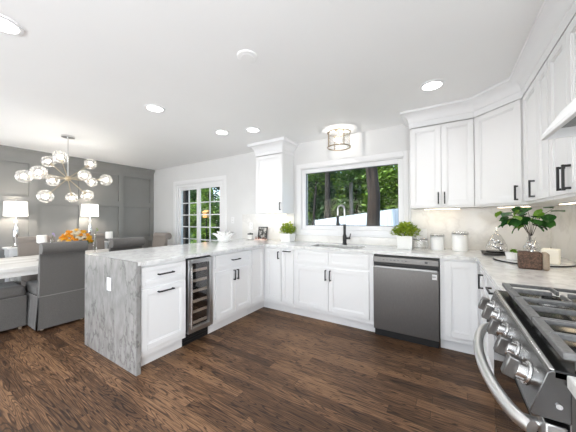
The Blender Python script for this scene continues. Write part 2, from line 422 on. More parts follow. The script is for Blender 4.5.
# ------------------------------------------------------------------ outside
GZ = -.45
o = noisy('lawn', (.03, .06, .015), (.07, .12, .03), 6, .95)
g = MB().box((-30, YB + .16, GZ - .1), (18, 34, GZ)).build('ground', o); struct(g, 'grass and leaf litter outside the house', 'ground')
def leaves(n, cen, rad, size, seed, shell=.35, flat=None):
    rnd = random.Random(seed); vs = []; fs = []
    lobes = []
    for k in range(max(5, n // 220)):
        while True:
            p = Vector((rnd.uniform(-1, 1), rnd.uniform(-1, 1), rnd.uniform(-1, 1)))
            if p.length <= 1: break
        lobes.append((p, rnd.uniform(.14, .34)))
    for i in range(n):
        p, lr = rnd.choice(lobes)
        d = Vector((rnd.gauss(0, 1), rnd.gauss(0, 1), rnd.gauss(0, 1))).normalized() * lr * (rnd.random() ** .5)
        q = p * .8 + d
        c = Vector((cen[0] + q.x * rad[0], cen[1] + q.y * rad[1], cen[2] + q.z * rad[2]))
        s = size * rnd.uniform(.4, 1.1)
        e = Euler((rnd.uniform(-.9, .9), rnd.uniform(-.9, .9), rnd.uniform(0, 6.28))).to_matrix()
        k = len(vs)
        for u, v, wz in ((-.0, -1, 0), (.5, 0, .12), (0, 1.1, 0), (-.5, 0, .12)):
            vs.append(c + e @ Vector((u * s, v * s, wz * s)))
        fs += [(k, k + 1, k + 2), (k, k + 2, k + 3)]
    return vs, fs
def leafmesh(name, mat, parent, data):
    vs, fs = data; off = parent.location
    me = bpy.data.meshes.new(name); me.from_pydata([v - off for v in vs], [], fs); me.materials.append(mat)
    o = bpy.data.objects.new(name, me); C.objects.link(o); o.parent = parent; return o
def tree(label, x, y, h, r, bark, crowns, lean=(0, 0), group=None, cat='tree', name='tree'):
    t = thing(name, label, cat, (x, y, GZ), 0, group)
    rnd = random.Random(int(x * 100 + y * 37))
    pts = [(x + lean[0] * k / 6 + rnd.uniform(-.3, .3) * r, y + lean[1] * k / 6, GZ + h * k / 6) for k in range(7)]
    m = MB(); m.tube(pts, [r * (1.35 if k == 0 else 1 - .09 * k) for k in range(7)], 12)
    for k in range(4):   # limbs
        a = rnd.uniform(0, 6.28); z = GZ + h * rnd.uniform(.45, .85)
        m.tube([(x, y, z), (x + math.cos(a) * .5, y + math.sin(a) * .5, z + .35), (x + math.cos(a) * 1.1, y + math.sin(a) * 1.1, z + .6)], [r * .32, r * .22, r * .1], 6)
    m.build('trunk', bark, t)
    for i, (mat, cz, rad, n, s, dx, dy) in enumerate(crowns):
        leafmesh('foliage', mat, t, leaves(int(n * 1.5), (x + dx, y + dy, cz), rad, s, int(x * 77 + y * 13 + i)))
    return t
# point on a window ray: X at depth Y for a given photo column
tree('thick dark brown tree trunk standing close outside the kitchen window', -1.70, 7.0, 7, .20, BARK,
     [(LEAFB, 4.6, (2.4, 1.2, 1.3), 2600, .10, 0, .5)])
tree('slim dark trunk near the left edge of the kitchen window', -5.0, 9.4, 8, .085, BARKD, [(LEAFA, 4.3, (2.2, 1.4, 2.2), 5200, .11, 0, 0)])
tree('straight dark trunk left of the middle of the kitchen window', -3.62, 8.5, 8, .12, BARKD, [(LEAFB, 4.2, (1.8, 1.2, 1.9), 4200, .10, .2, .4)])
tree('pale thin trunk in the middle of the kitchen window', -3.1, 9.6, 8, .09, BARKL, [(LEAFD, 4.6, (1.6, 1.2, 2.0), 2600, .10, 0, .3)])
tree('dark leaning sapling trunk in the left third of the kitchen window', -4.55, 9.0, 7, .06, BARKD, [(LEAFC, 2.2, (1.3, .8, 1.6), 3000, .10, 0, .6)], lean=(.5, 0))
for i, (x, y, mat, cz, rad, n) in enumerate([(-7.6, 14, LEAFA, 2.8, (2.9, 1.6, 3.0), 7000), (-4.6, 15, LEAFB, 3.0, (3.0, 1.6, 3.2), 7500), (-1.7, 14.5, LEAFA, 2.6, (2.8, 1.6, 3.0), 7000), (1.0, 14.0, LEAFC, 3.0, (2.6, 1.6, 3.2), 6000),
                                            (-11.2, 13.5, LEAFC, 2.8, (2.8, 1.6, 3.1), 6500), (-3.2, 18, LEAFC, 4.2, (4.2, 1.6, 4.2), 7000), (-8.5, 18.5, LEAFC, 4.0, (4.2, 1.6, 4.2), 7000), (1.8, 18.5, LEAFC, 4.2, (4.0, 1.6, 4.2), 6500)]):
    tree('leafy green tree of the wood behind the fence', x, y, 6.5, .14, BARKD, [(mat, cz, rad, n, .15, 0, 0)], group='trees of the far wood')
# shrubs by the glazed door
for i, (x, y, mat, cz, rad, n, s, lbl) in enumerate([
        (-9.0, 7.6, LEAFA, 1.3, (1.3, .9, 1.7), 5200, .09, 'bright green leafy tree seen through the left half of the glazed door'),
        (-7.3, 7.8, LEAFB, 1.5, (1.3, .9, 1.9), 5200, .09, 'mid green leafy tree seen through the right half of the glazed door'),
        (-11.6, 9.6, LEAFC, 2.0, (2.2, 1.1, 2.5), 6000, .11, 'dark leafy tree behind the bright one outside the glazed door'),
        (-5.9, 8.6, LEAFA, 1.6, (1.4, .9, 2.2), 5200, .09, 'yellow green tree right of the glazed door view')]):
    tree(lbl, x, y, 3.2, .06, BARKD, [(mat, cz, rad, n, s, 0, 0)])
# fence rising to the right
FEN = noisy('weathered_blue_white_boards', (.42, .52, .62), (.62, .70, .76), 5, .7, 0, (1, 1, .2))
f = thing('board_fence', 'pale blue white board fence sloping behind the big trunk', 'fence', (-2.2, 8.0, GZ))
m = MB(); n = 43
for k in range(n):
    x0 = -3.9 + k * .115; zt = 1.29 + (x0 + 3.3) * .13
    m.box((x0, 8.0, GZ), (x0 + .109, 8.025, zt))
m.build('board_panel', FEN, f)
m = MB()
for z in (0.0, .6): m.box((-3.9, 8.026, z), (1.1, 8.07, z + .09))
m.build('rail', FEN, f)
# orange bird feeder seen through the door
bx, by = -7.08, 5.95
bf = thing('bird_feeder', 'small orange hanging box seen through the glazed door', 'bird feeder', (bx, by, GZ))
OR = noisy('orange_painted_wood', (.50, .22, .03), (.62, .30, .06), 20, .6)
MB().box((bx - .10, by - .08, 1.30), (bx + .10, by + .08, 1.49)).build('feeder_box', OR, bf, bevel=.006)
MB().extrude([(by - .11, 1.49), (by + .11, 1.49), (by, 1.56)], 'x', bx - .13, bx + .13).build('roof', OR, bf)
MB().cyl((bx, by, GZ), (bx, by, 1.305), .016).build('pole', BARKD, bf)
# dark porch post by the left pane
px, py = -6.35, 4.6
pp = thing('porch_post', 'dark square porch post outside the left door panel', 'post', (px, py, GZ))
m = MB().box((px - .07, py - .07, GZ), (px + .07, py + .07, 3.0)).box((px - .09, py - .09, GZ), (px + .09, py + .09, GZ + .2))
m.build('post', BARKD, pp, bevel=.006)
MB().box((px - .10, py - .10, 2.9), (px + .10, py + .10, 3.05)).build('cap', BARKD, pp, bevel=.01)

# ------------------------------------------------------------------ cabinets
def shaker(x0, x1, z0, z1, st=.052, th=.02):
    m = MB(); yf, yb = -th, -.001
    st = min(st, (x1 - x0) * .3, (z1 - z0) * .33)
    m.box((x0, yf, z0), (x0 + st, yb, z1)).box((x1 - st, yf, z0), (x1, yb, z1))
    m.box((x0 + st, yf, z0), (x1 - st, yb, z0 + st)).box((x0 + st, yf, z1 - st), (x1 - st, yb, z1))
    k = .010                                      # stepped bead inside the frame
    a0, a1, b0, b1 = x0 + st, x1 - st, z0 + st, z1 - st
    m.box((a0, yf + .005, b0), (a0 + k, yb, b1)).box((a1 - k, yf + .005, b0), (a1, yb, b1))
    m.box((a0 + k, yf + .005, b0), (a1 - k, yb, b0 + k)).box((a0 + k, yf + .005, b1 - k), (a1 - k, yb, b1))
    m.box((a0 + k, yf + .011, b0 + k), (a1 - k, yb, b1 - k))
    return m
def handle(parent, hx, hz, vertical, L=.135, yface=-.02):
    m = MB(); y0 = yface - .034; w = .0058
    if vertical:
        m.box((hx - w, y0, hz - L / 2), (hx + w, y0 + .011, hz + L / 2))
        for s in (-1, 1): m.box((hx - w, y0 + .010, hz + s * (L / 2 - .007) - .006), (hx + w, yface, hz + s * (L / 2 - .007) + .006))
    else:
        m.box((hx - L / 2, y0, hz - w), (hx + L / 2, y0 + .011, hz + w))
        for s in (-1, 1): m.box((hx + s * (L / 2 - .007) - .006, y0 + .010, hz - w), (hx + s * (L / 2 - .007) + .006, yface, hz + w))
    return m.build('handle', BLACK, parent, bevel=.0015, world=False)
def cabinet(name, label, loc, rz, w, d, z0, z1, fronts, toe=.106, group=None, cat='cabinet', solidtop=True):
    t = thing(name, label, cat, loc, rz, group)
    m = MB(); k = .018
    m.box((0, .0, z0), (w, k, z1))                                  # face frame
    m.box((0, k, z0), (k, d, z1)).box((w - k, k, z0), (w, d, z1))   # sides
    m.box((k, d - k, z0), (w - k, d, z1)).box((k, k, z0), (w - k, d - k, z0 + k))
    if solidtop: m.box((k, k, z1 - k), (w - k, d - k, z1))
    m.build('body', WHITE, t, bevel=.001, world=False)
    if toe: MB().box((0, .058, .001), (w, .074, z0)).build('toe_kick', WHITE, t, world=False)
    for f in fronts:
        kind, x0, x1, a, b = f[:5]; h = f[5] if len(f) > 5 else None
        dd = shaker(x0, x1, a, b, .05 if kind != 'drawer' else .034).build(kind, WHITE, t, bevel=.0018, world=False)
        if h: handle(dd, h[1], h[2], h[0] == 'v', h[3] if len(h) > 3 else .135)
    return t
Q = R(90)
BX = -2.17                       # carcass face of the peninsula
ZD0, ZD1, ZW0, ZW1, BZ0, BZ1 = .155, .672, .705, .858, .106, .882
cabinet('base_cabinet', 'white peninsula cabinet beside the marble end with one drawer over a pull-out door', (BX, 1.120, 0), Q, .448, .57, BZ0, BZ1,
        [('drawer', .014, .436, ZW0, ZW1, ('h', .225, .782, .15)), ('door', .014, .436, ZD0, ZD1, ('h', .225, .63, .15))], group='white base cabinets')
cabinet('base_cabinet', 'white peninsula base cabinet with a drawer over two doors, right of the wine cooler', (BX, 1.892, 0), Q, .650, .57, BZ0, BZ1,
        [('drawer', .048, .642, ZW0, ZW1, ('h', .345, .782, .135)), ('door', .048, .343, ZD0, ZD1, ('v', .318, .60, .12)), ('door', .347, .642, ZD0, ZD1, ('v', .372, .60, .12))], group='white base cabinets')
# left corner: an L unit with one door on each face
t = thing('corner_base_cabinet', 'white inner corner base cabinet where peninsula meets the sink run', 'cabinet', (BX, 2.835, 0), 0, 'white base cabinets')
m = MB(); 
m.box((-2.19 + .001, 2.545, BZ0), (BX, 2.835, BZ1)).box((-2.745, 2.545, BZ0), (-2.19, 2.563, BZ1)).box((-2.745, 2.563, BZ0), (-2.727, 3.42, BZ1))
m.box((BX - .019, 2.835, BZ0), (-1.878, 2.853, BZ1)).box((-1.896, 2.853, BZ0), (-1.878, 3.42, BZ1)).box((-2.727, 3.40, BZ0), (-1.896, 3.42, BZ1))
m.build('body', WHITE, t, bevel=.001)
m = MB(); m.box((BX - .074, 2.545, .001), (BX - .058, 2.893, BZ0)).box((BX - .058, 2.893, .001), (-1.878, 2.909, BZ0)); m.build('toe_kick', WHITE, t)
d1 = shaker(0, .252, ZD0, ZW1).build('door', WHITE, t, bevel=.0018, world=False); d1.location = (0, 2.55 - 2.835, 0); d1.rotation_euler = (0, 0, Q)
d2 = shaker(0, .255, ZD0, ZW1).build('door', WHITE, t, bevel=.0018, world=False); d2.location = (-2.136 - BX, 0, 0)
handle(d2, .225, .775, True, .10)
FY = 2.835
cabinet('base_cabinet', 'narrow white pull-out base cabinet left of the sink cabinet', (-1.876, FY, 0), 0, .196, .58, BZ0, BZ1,
        [('door', .006, .188, ZD0, ZW1, ('h', .098, .835, .115))], group='white base cabinets')
cabinet('sink_base_cabinet', 'wide white sink cabinet under the window with two doors and false drawer fronts', (-1.678, FY, 0), 0, 1.004, .58, BZ0, BZ1,
        [('drawer', .02, .476, ZW0, ZW1), ('drawer', .482, .956, ZW0, ZW1),
         ('door', .02, .476, ZD0, ZD1, ('v', .450, .585, .125)), ('door', .482, .956, ZD0, ZD1, ('v', .508, .585, .125))], group='white base cabinets', solidtop=False)
t = thing('corner_base_cabinet', 'white right corner base cabinet between dishwasher and range', 'cabinet', (-.055, FY, 0), 0, 'white base cabinets')
RXF = .272
m = MB(); m.box((-.055, FY, BZ0), (RXF, FY + .018, BZ1)).box((-.055, FY + .018, BZ0), (-.037, 3.42, BZ1)).box((RXF, 2.515, BZ0), (RXF + .018, FY + .018, BZ1))
m.box((RXF + .018, 2.515, BZ0), (.86, 2.533, BZ1)).box((-.037, 3.40, BZ0), (.86, 3.42, BZ1))
m.build('body', WHITE, t, bevel=.001)
m = MB(); m.box((-.055, FY + .058, .001), (RXF + .074, FY + .074, BZ0)).box((RXF + .058, 2.515, .001), (RXF + .074, FY + .058, BZ0)); m.build('toe_kick', WHITE, t)
d1 = shaker(0, .252, ZD0, ZW1).build('door', WHITE, t, bevel=.0018, world=False); d1.location = (.038, 0, 0)
d2 = shaker(0, .285, ZD0, ZW1).build('door', WHITE, t, bevel=.0018, world=False); d2.location = (RXF + .055, 2.81 - FY, 0); d2.rotation_euler = (0, 0, -Q)
handle(d2, .225, .745, True, .12)
cabinet('drawer_base_cabinet', 'white base cabinet just past the range on the right with a drawer over two doors', (RXF, 2.513, 0), -Q, .925, .585, BZ0, BZ1,
        [('drawer', .02, .905, ZW0, ZW1, ('h', .46, .80, .16)), ('door', .02, .460, ZD0, ZD1, ('v', .434, .60, .125)), ('door', .465, .905, ZD0, ZD1, ('v', .491, .60, .125))], group='white base cabinets')
cabinet('drawer_base_cabinet', 'white base cabinet under the near right counter, nearest the camera', (RXF, .803, 0), -Q, 1.1, .585, BZ0, BZ1,
        [('drawer', .02, .54, ZW0, ZW1, ('h', .28, .80, .2)), ('door', .02, .54, ZD0, ZD1, ('v', .5, .58, .13)), ('drawer', .56, 1.08, ZW0, ZW1, ('h', .82, .80, .2)), ('door', .56, 1.08, ZD0, ZD1, ('v', .6, .58, .13))], group='white base cabinets')

# ------------------------------------------------------------------ countertops
ZC = .914; ZCB = .884
PX0, PX1, PY0, CY, CXR = -3.114, -2.1237, 1.081, 2.788, .2256
sx0, sx1, sy0, sy1 = -1.49, -.85, 2.90, 3.20
t = thing('countertop', 'white veined quartz countertop over peninsula and sink run with a waterfall end', 'countertop', (PX1, PY0, 0))
m = MB()
m.box((PX0, PY0 + .012, ZCB), (PX1, CY, ZC)).box((PX0, CY, ZCB), (sx0, YB - .004, ZC))
m.box((sx0, CY, ZCB), (sx1, sy0, ZC)).box((sx0, sy1, ZCB), (sx1, YB - .004, ZC))
m.box((sx1, CY, ZCB), (XR - .004, YB - .004, ZC)).box((CXR, 1.581, ZCB), (XR - .004, CY, ZC))
bmesh.ops.remove_doubles(m.b, verts=m.b.verts[:], dist=.0005)
m.build('counter_slab', MARBLE, t)
MB().box((PX0, PY0, .001), (PX1, PY0 + .036, ZCB - .0005)).box((PX0, PY0, ZCB - .0005), (PX1, PY0 + .0115, ZC)).build('waterfall_panel', MARBLE_SHADE, t)
o = MB().box((CXR, -.35, ZCB), (XR - .004, .812, ZC)).build('countertop', MARBLE, bevel=.003); tag(o, 'short white quartz countertop at the near side of the range', 'countertop')
m = MB()
m.box((PX0, YB - .016, ZC + .001), (-2.03, YB, 1.345)).box((-2.03, YB - .016, ZC + .001), (-.36, YB, 1.012)).box((-.36, YB - .016, ZC + .001), (XR - .016, YB, 1.372))
m.box((XR - .016, .0, ZC + .001), (XR, YB, 1.372))
o = m.build('backsplash', SPLASH); struct(o, 'cream veined slab backsplash under the upper cabinets', 'backsplash')

# sink and tap
t = thing('kitchen_sink', 'undermount stainless sink under the window', 'sink', (-1.17, 3.05, .70))
m = MB(); a = .008
m.box((sx0 - a, sy0 - a, .70), (sx1 + a, sy1 + a, .704))
m.box((sx0 - a, sy0 - a, .704), (sx0, sy1 + a, ZCB - .001)).box((sx1, sy0 - a, .704), (sx1 + a, sy1 + a, ZCB - .001))
m.box((sx0, sy0 - a, .704), (sx1, sy0, ZCB - .001)).box((sx0, sy1, .704), (sx1, sy1 + a, ZCB - .001))
m.build('basin', STEEL, t)
MB().lathe([(.045, .704), (.045, .708), (.03, .709), (.012, .706)], (-1.17, 3.05, 0)).build('drain', CHROME, t)
fx, fy = -1.155, 3.275
t = thing('kitchen_faucet', 'tall black pull-down faucet with silver spring neck behind the sink', 'faucet', (fx, fy, ZC))
MB().lathe([(.032, 0), (.032, .012), (.026, .02), (.024, .05), (.026, .055), (.026, .115), (.022, .125), (.017, .14), (.017, .27), (.0, .272)], (fx, fy, ZC + .0005), cap=False).build('body', BLACK, t)
MB().cyl((fx + .024, fy, ZC + .085), (fx + .075, fy - .005, ZC + .088), .014).cyl((fx + .07, fy - .005, ZC + .088), (fx + .085, fy - .01, ZC + .15), .007).build('lever', BLACK, t)
pts = [(fx, fy, ZC + .27 + .20 * k / 5) for k in range(6)]
ddx, ddy = -.55, -.83; RR = .055
for k in range(1, 15):
    a = math.pi * k / 14
    q = RR * (1 - math.cos(a)); pts.append((fx + ddx * q, fy + ddy * q, ZC + .47 + RR * math.sin(a)))
ex, ey = pts[-1][0], pts[-1][1]
pts += [(ex, ey, ZC + .47 - .03 * k) for k in range(1, 4)]
m = MB(); m.tube(pts, .0095, 12)
L = 0
for a_, b_ in zip(pts, pts[1:]):          # coils of the spring
    pa, pb = Vector(a_), Vector(b_); dl = (pb - pa).length; n = max(1, int(dl / .008))
    for k in range(n):
        p = pa.lerp(pb, (k + .2) / n); q = pa.lerp(pb, (k + .7) / n); m.cyl(p, q, .0125, seg=10)
m.build('spring_neck', STEEL, t)
MB().lathe([(.011, 0), (.016, -.01), (.017, -.09), (.024, -.11), (.024, -.13), (.018, -.135)], (ex, ey, ZC + .39)).build('spray_head', BLACK, t)
MB().cyl((fx, fy, ZC + .262), (ex, ey, ZC + .27), .004, seg=8).build('holder_arm', BLACK, t)

# ------------------------------------------------------------------ wine cooler and dishwasher
wy0, wy1 = 1.574, 1.886
t = thing('wine_cooler', 'narrow stainless framed wine cooler in the peninsula', 'wine cooler', (-2.15, 1.73, 0))
m = MB(); k = .016
m.box((-2.72, wy0, .105), (-2.19, wy0 + k, .878)).box((-2.72, wy1 - k, .105), (-2.19, wy1, .878)).box((-2.72, wy0 + k, .105), (-2.704, wy1 - k, .878))
m.box((-2.704, wy0 + k, .105), (-2.19, wy1 - k, .121)).box((-2.704, wy0 + k, .862), (-2.19, wy1 - k, .878))
m.build('body', BLACK, t)
m = MB(); xa, xb = -2.184, -2.138; fw = .042; za, zb = .135, .862
m.box((xa, wy0 + .004, za), (xb, wy0 + .004 + fw, zb)).box((xa, wy1 - .004 - fw, za), (xb, wy1 - .004, zb))
m.box((xa, wy0 + .004 + fw, za), (xb, wy1 - .004 - fw, za + fw)).box((xa, wy0 + .004 + fw, zb - fw), (xb, wy1 - .004 - fw, zb))
dd = m.build('door', STEEL, t, bevel=.002)
DG = glass('smoked_glass', (.86, .86, .87), .04, .4)
MB().box((-2.165, wy0 + .046, za + fw), (-2.160, wy1 - .046, zb - fw)).build('pane', DG, dd)
m = MB(); m.cyl((-2.112, wy0 + .022, .19), (-2.112, wy0 + .022, .80), .008)
for z in (.23, .76): m.cyl((-2.138, wy0 + .022, z), (-2.112, wy0 + .022, z), .006)
m.build('handle', STEELL, dd)
WOODS = noisy('beech_shelf_front', (.62, .50, .38), (.74, .62, .50), 30, .5, 0, (1, .2, 1))
for z in (.735, .63, .525, .42, .315, .205):
    s = MB().box((-2.205, wy0 + .02, z - .013), (-2.19, wy1 - .02, z + .013)).build('shelf', WOODS, t)
    m = MB()
    for q in range(5): 
        yy = wy0 + .045 + q * .055
        m.cyl((-2.69, yy, z - .004), (-2.206, yy, z - .004), .003, seg=6)
    m.build('shelf_wires', CHROME, s)
m = MB(); m.box((-2.235, wy0, .002), (-2.225, wy1, .104))
for z in (.03, .055, .08): m.box((-2.225, wy0 + .01, z - .006), (-2.215, wy1 - .01, z + .006))
m.build('toe_grille', BLACK, t)

dx0, dx1 = -.671, -.061
t = thing('dishwasher', 'stainless steel dishwasher between sink cabinet and corner cabinet', 'dishwasher', (-.366, 2.84, 0))
MB().box((dx0, 2.84, .09), (dx1, 3.40, .872)).build('body', BLACK, t)
MB().box((dx0 + .002, 2.796, .088), (dx1 - .002, 2.838, .752)).build('door', STEELD, t, bevel=.004)
pn = MB().box((dx0 + .002, 2.798, .800), (dx1 - .002, 2.838, .858)).build('control_panel', STEELD, t, bevel=.003)
m = MB()
for k in range(7): m.box((dx0 + .10 + k * .036, 2.7965, .826), (dx0 + .116 + k * .036, 2.798, .831))
m.box((-.18, 2.7965, .821), (-.155, 2.798, .836))
m.build('button_marks', BLACK, pn)
MB().box((dx0 + .002, 2.82, .752), (dx1 - .002, 2.838, .800)).build('handle_recess', BLACK, t)
MB().extrude([(2.782, .742), (2.796, .738), (2.806, .752), (2.800, .770), (2.786, .764)], 'x', dx0 + .012, dx1 - .012).build('handle', STEELD, t, bevel=.002)
MB().box((dx0 + .004, 2.85, .002), (dx1 - .004, 2.87, .085)).build('toe_kick', BLACK, t)
st = MB().box((-.118, 2.7945, .672), (-.078, 2.7962, .722)).build('sticker', pbr('white_sticker', (.8, .8, .8), .5), t)
GREYINK = pbr('grey_ink', (.10, .10, .10), .6)
m = MB(); m.tube([(-.106 + .009 * math.cos(k * .45), 2.794, .700 + .009 * math.sin(k * .45)) for k in range(15)], .0016, 6)
m.box((-.1075, 2.7938, .695), (-.106, 2.7945, .705)).box((-.106, 2.7938, .695), (-.101, 2.7945, .6965))
m.box((-.092, 2.7938, .692), (-.0895, 2.7945, .708)).box((-.0895, 2.7938, .692), (-.084, 2.7945, .6945))
m.build('logo_mark', GREYINK, st)

# ------------------------------------------------------------------ range
ry0, ry1 = .816, 1.577
t = thing('gas_range', 'stainless steel gas range with five knobs and bowed oven handle', 'range', (.5, 1.197, 0))
MB().box((.232, ry0 + .002, .06), (.862, ry1 - .002, .895)).build('body', STEELD, t, bevel=.002)
# slanted control panel
m = MB().extrude([(.235, .80), (.168, .80), (.164, .806), (.196, .908), (.204, .913), (.235, .913)], 'y', ry0, ry1)
cp = m.build('control_panel', PANELM, t, bevel=.002)
nrm = Vector((-.954, 0, .30)).normalized()
up = Vector((.30, 0, .954))
def on_panel(yv, s): return Vector((.166, yv, .812)) + up * s
for i, yv in enumerate((.905, 1.035, 1.197, 1.36, 1.49)):
    c = on_panel(yv, .044)
    kb = MB().cyl(c, c + nrm * .006, .031, .030, 24).cyl(c + nrm * .006, c + nrm * .026, .024, .0225, 24).build('knob', STEELL, cp, bevel=.0015)
    m = MB()
    p = c + nrm * .034
    rot = Matrix((nrm, Vector((0, 1, 0)), up)).transposed()
    bb = bmesh.ops.create_cube(m.b, size=1)['verts']
    bmesh.ops.scale(m.b, vec=(.030, .027, .056), verts=bb)
    bmesh.ops.rotate(m.b, cent=(0, 0, 0), matrix=rot, verts=bb); bmesh.ops.translate(m.b, vec=p, verts=bb)
    m.build('knob_grip', STEELD, kb, bevel=.004)
m = MB()
for yv in (.97, 1.115, 1.28, 1.425):
    for s in (.03, .055): 
        c = on_panel(yv, s); m.cyl(c, c + nrm * .001, .0035, seg=10)
m.build('panel_marks', pbr('white_ink', (.8, .8, .8), .5), cp)
# oven door
m = MB(); m.box((.192, ry0 + .006, .262), (.231, ry1 - .006, .786))
dd = m.build('oven_door', STEEL, t, bevel=.004)
MB().box((.189, ry0 + .022, .285), (.1925, ry1 - .022, .725)).build('glass_window', BGLASS, dd)
m = MB()
hp = []
for k in range(25):
    u = k / 24; yy = ry0 + .035 + u * (ry1 - ry0 - .07)
    hp.append((.176 - .072 * math.sin(math.pi * u) ** .55, yy, .747))
m.tube(hp, .0165, 16, flat=1.1)
for yy in (hp[1][1], hp[-2][1]): m.cyl((.192, yy, .747), (.168, yy, .747), .012)
m.build('handle', SATIN, dd)
m = MB()
for k in range(16): 
    y0 = ry0 + .14 + k * .031
    m.box((.1905, y0, .758), (.1925, y0 + .022, .766))
m.build('vent_slots', BLACK, dd)
MB().box((.194, ry0 + .006, .065), (.231, ry1 - .006, .252)).build('storage_drawer', STEEL, t, bevel=.004)
MB().box((.25, ry0 + .01, .002), (.85, ry1 - .01, .06)).build('toe_kick', BLACK, t)
MB().cyl((.214, ry0 - .0035, .836), (.214, ry0, .836), .006).build('side_screw', CHROME, t)
# cooktop
ct = MB().box((.206, ry0, .896), (.862, ry1, .916)).build('cooktop', ENAMEL, t, bevel=.003)
MB().box((.199, ry0, .9135), (.2085, ry1, .9185)).build('front_lip', STEELL, t, bevel=.002)
for (bxx, byy, r) in ((.36, .95, .045), (.70, .95, .036), (.53, 1.197, .05), (.36, 1.44, .036), (.70, 1.44, .045)):
    bn = MB().lathe([(r + .016, 0), (r + .014, .006), (r, .008), (r, .016)], (bxx, byy, .9165)).build('burner', STEELL, t)
    MB().lathe([(r * .82, 0), (r * .82, .008), (r * .7, .011), (.0, .0115)], (bxx, byy, .9327), cap=False).build('burner_cap', ENAMEL, bn)
def grate(y0, y1):
    m = MB(); zt, zb = .957, .943; x0, x1 = .224, .845; wv = .0105
    m.box((x0, y0, zb - .004), (x0 + .024, y1, zt)).box((x1 - wv, y0, zb), (x1, y1, zt))
    m.box((x0 + .02, y0, zb), (x1, y0 + wv, zt)).box((x0 + .02, y1 - wv, zb), (x1, y1, zt))
    ym = (y0 + y1) / 2; xm = (x0 + x1) / 2
    m.box((xm - wv / 2, y0, zb), (xm + wv / 2, y1, zt))
    for cx in ((x0 + xm) / 2 + .006, (x1 + xm) / 2):
        for s in (-1, 1):
            m.box((min(cx + s * .022, cx + s * .15), ym - wv / 2, zb), (max(cx + s * .022, cx + s * .15), ym + wv / 2, zt + .004))
            yy0 = ym + s * .022; yy1 = y1 - .01 if s > 0 else y0 + .01
            m.box((cx - wv / 2, min(yy0, yy1), zb), (cx + wv / 2, max(yy0, yy1), zt + .004))
    for xx in (x0 + .03, xm, x1 - .02):
        for yy in (y0 + .006, y1 - .006): m.box((xx - .008, yy - .006, .9165), (xx + .008, yy + .006, zb))
    return m.build('grate', IRON, t, bevel=.003)
grate(ry0 + .012, ry0 + .255); grate(ry0 + .262, ry1 - .262); grate(ry1 - .255, ry1 - .012)

# ------------------------------------------------------------------ upper cabinets
UZ0, UZ1 = 1.375, 2.262
UY, UX = 3.125, .564
def upper(label, loc, rz, w, d, fronts, z0=UZ0, z1=UZ1):
    return cabinet('wall_cabinet', label, loc, rz, w, d, z0, z1, fronts, toe=0, group='white wall cabinets')
upper('single door white wall cabinet between glazed door and kitchen window', (-2.545, UY, 0), 0, .505, .305,
      [('door', .004, .498, 1.362, 2.236, ('v', .468, 1.45, .115))], 1.345, 2.243)
upper('double door white wall cabinet right of the kitchen window', (-.336, UY, 0), 0, .580, .305,
      [('door', .004, .296, UZ0 + .018, UZ1 - .006, ('v', .270, 1.475, .125)), ('door', .300, .576, UZ0 + .018, UZ1 - .006, ('v', .326, 1.475, .125))])
# diagonal corner cabinet
t = thing('corner_wall_cabinet', 'diagonal white corner wall cabinet with one door', 'cabinet', (.256, 3.126, UZ0), 0, 'white wall cabinets')
a, b = Vector((.2448, 3.1215)), Vector((.5635, 2.8028))
m = MB().extrude([(a.x, a.y), (b.x, b.y), (XR - .004, b.y), (XR - .004, YB - .004), (a.x, YB - .004)], 'z', UZ0, UZ1); m.build('body', WHITE, t, bevel=.001)
Ld = (b - a).length
d = shaker(.022, Ld - .022, UZ0 + .018, UZ1 - .006).build('door', WHITE, t, bevel=.0018, world=False)
d.rotation_euler = (0, 0, R(-45)); d.location = Vector((a.x, a.y, 0)) - t.location
handle(d, Ld - .052, 1.475, True, .125)
upper('white wall cabinet beside the diagonal corner cabinet with a narrow and a slim door', (UX, 2.800, 0), -Q, .608, .306,
      [('door', .022, .372, UZ0 + .018, UZ1 - .006, ('v', .318, 1.475, .125)), ('door', .378, .600, UZ0 + .018, UZ1 - .006)])
upper('double door white wall cabinet just left of the range hood', (UX, 2.186, 0), -Q, .596, .306,
      [('door', .006, .284, UZ0 + .018, UZ1 - .006, ('v', .250, 1.475, .13)), ('door', .288, .570, UZ0 + .018, UZ1 - .006, ('v', .322, 1.475, .13))])
upper('short white wall cabinet above the range hood', (UX, 1.586, 0), -Q, .77, .306,
      [('door', .006, .383, 1.83, UZ1 - .006), ('door', .387, .764, 1.83, UZ1 - .006)], 1.815)
# crown
def crownprof(zb):
    zt = H - .001
    return [(0.0, zb), (.004, zb), (.004, zb + .058), (.010, zb + .062), (.014, zb + .085), (.026, zb + .112), (.052, zb + .138), (.080, zb + .150), (.088, zb + .152), (.088, zt), (0.0, zt)]
path = [(-.336, YB), (-.336, 3.105), (.246, 3.105), (.547, 2.804), (.547, .3)]
o = MB().sweep(crownprof(UZ1 + .001), path).build('trim_5', TRIM); struct(o, 'white crown moulding over the right hand cabinets', 'trim')
path = [(-2.545, YB), (-2.545, 3.105), (-2.040, 3.105), (-2.040, YB)]
o = MB().sweep(crownprof(2.2435), path).build('trim_6', TRIM); struct(o, 'white crown moulding over the single left wall cabinet', 'trim')
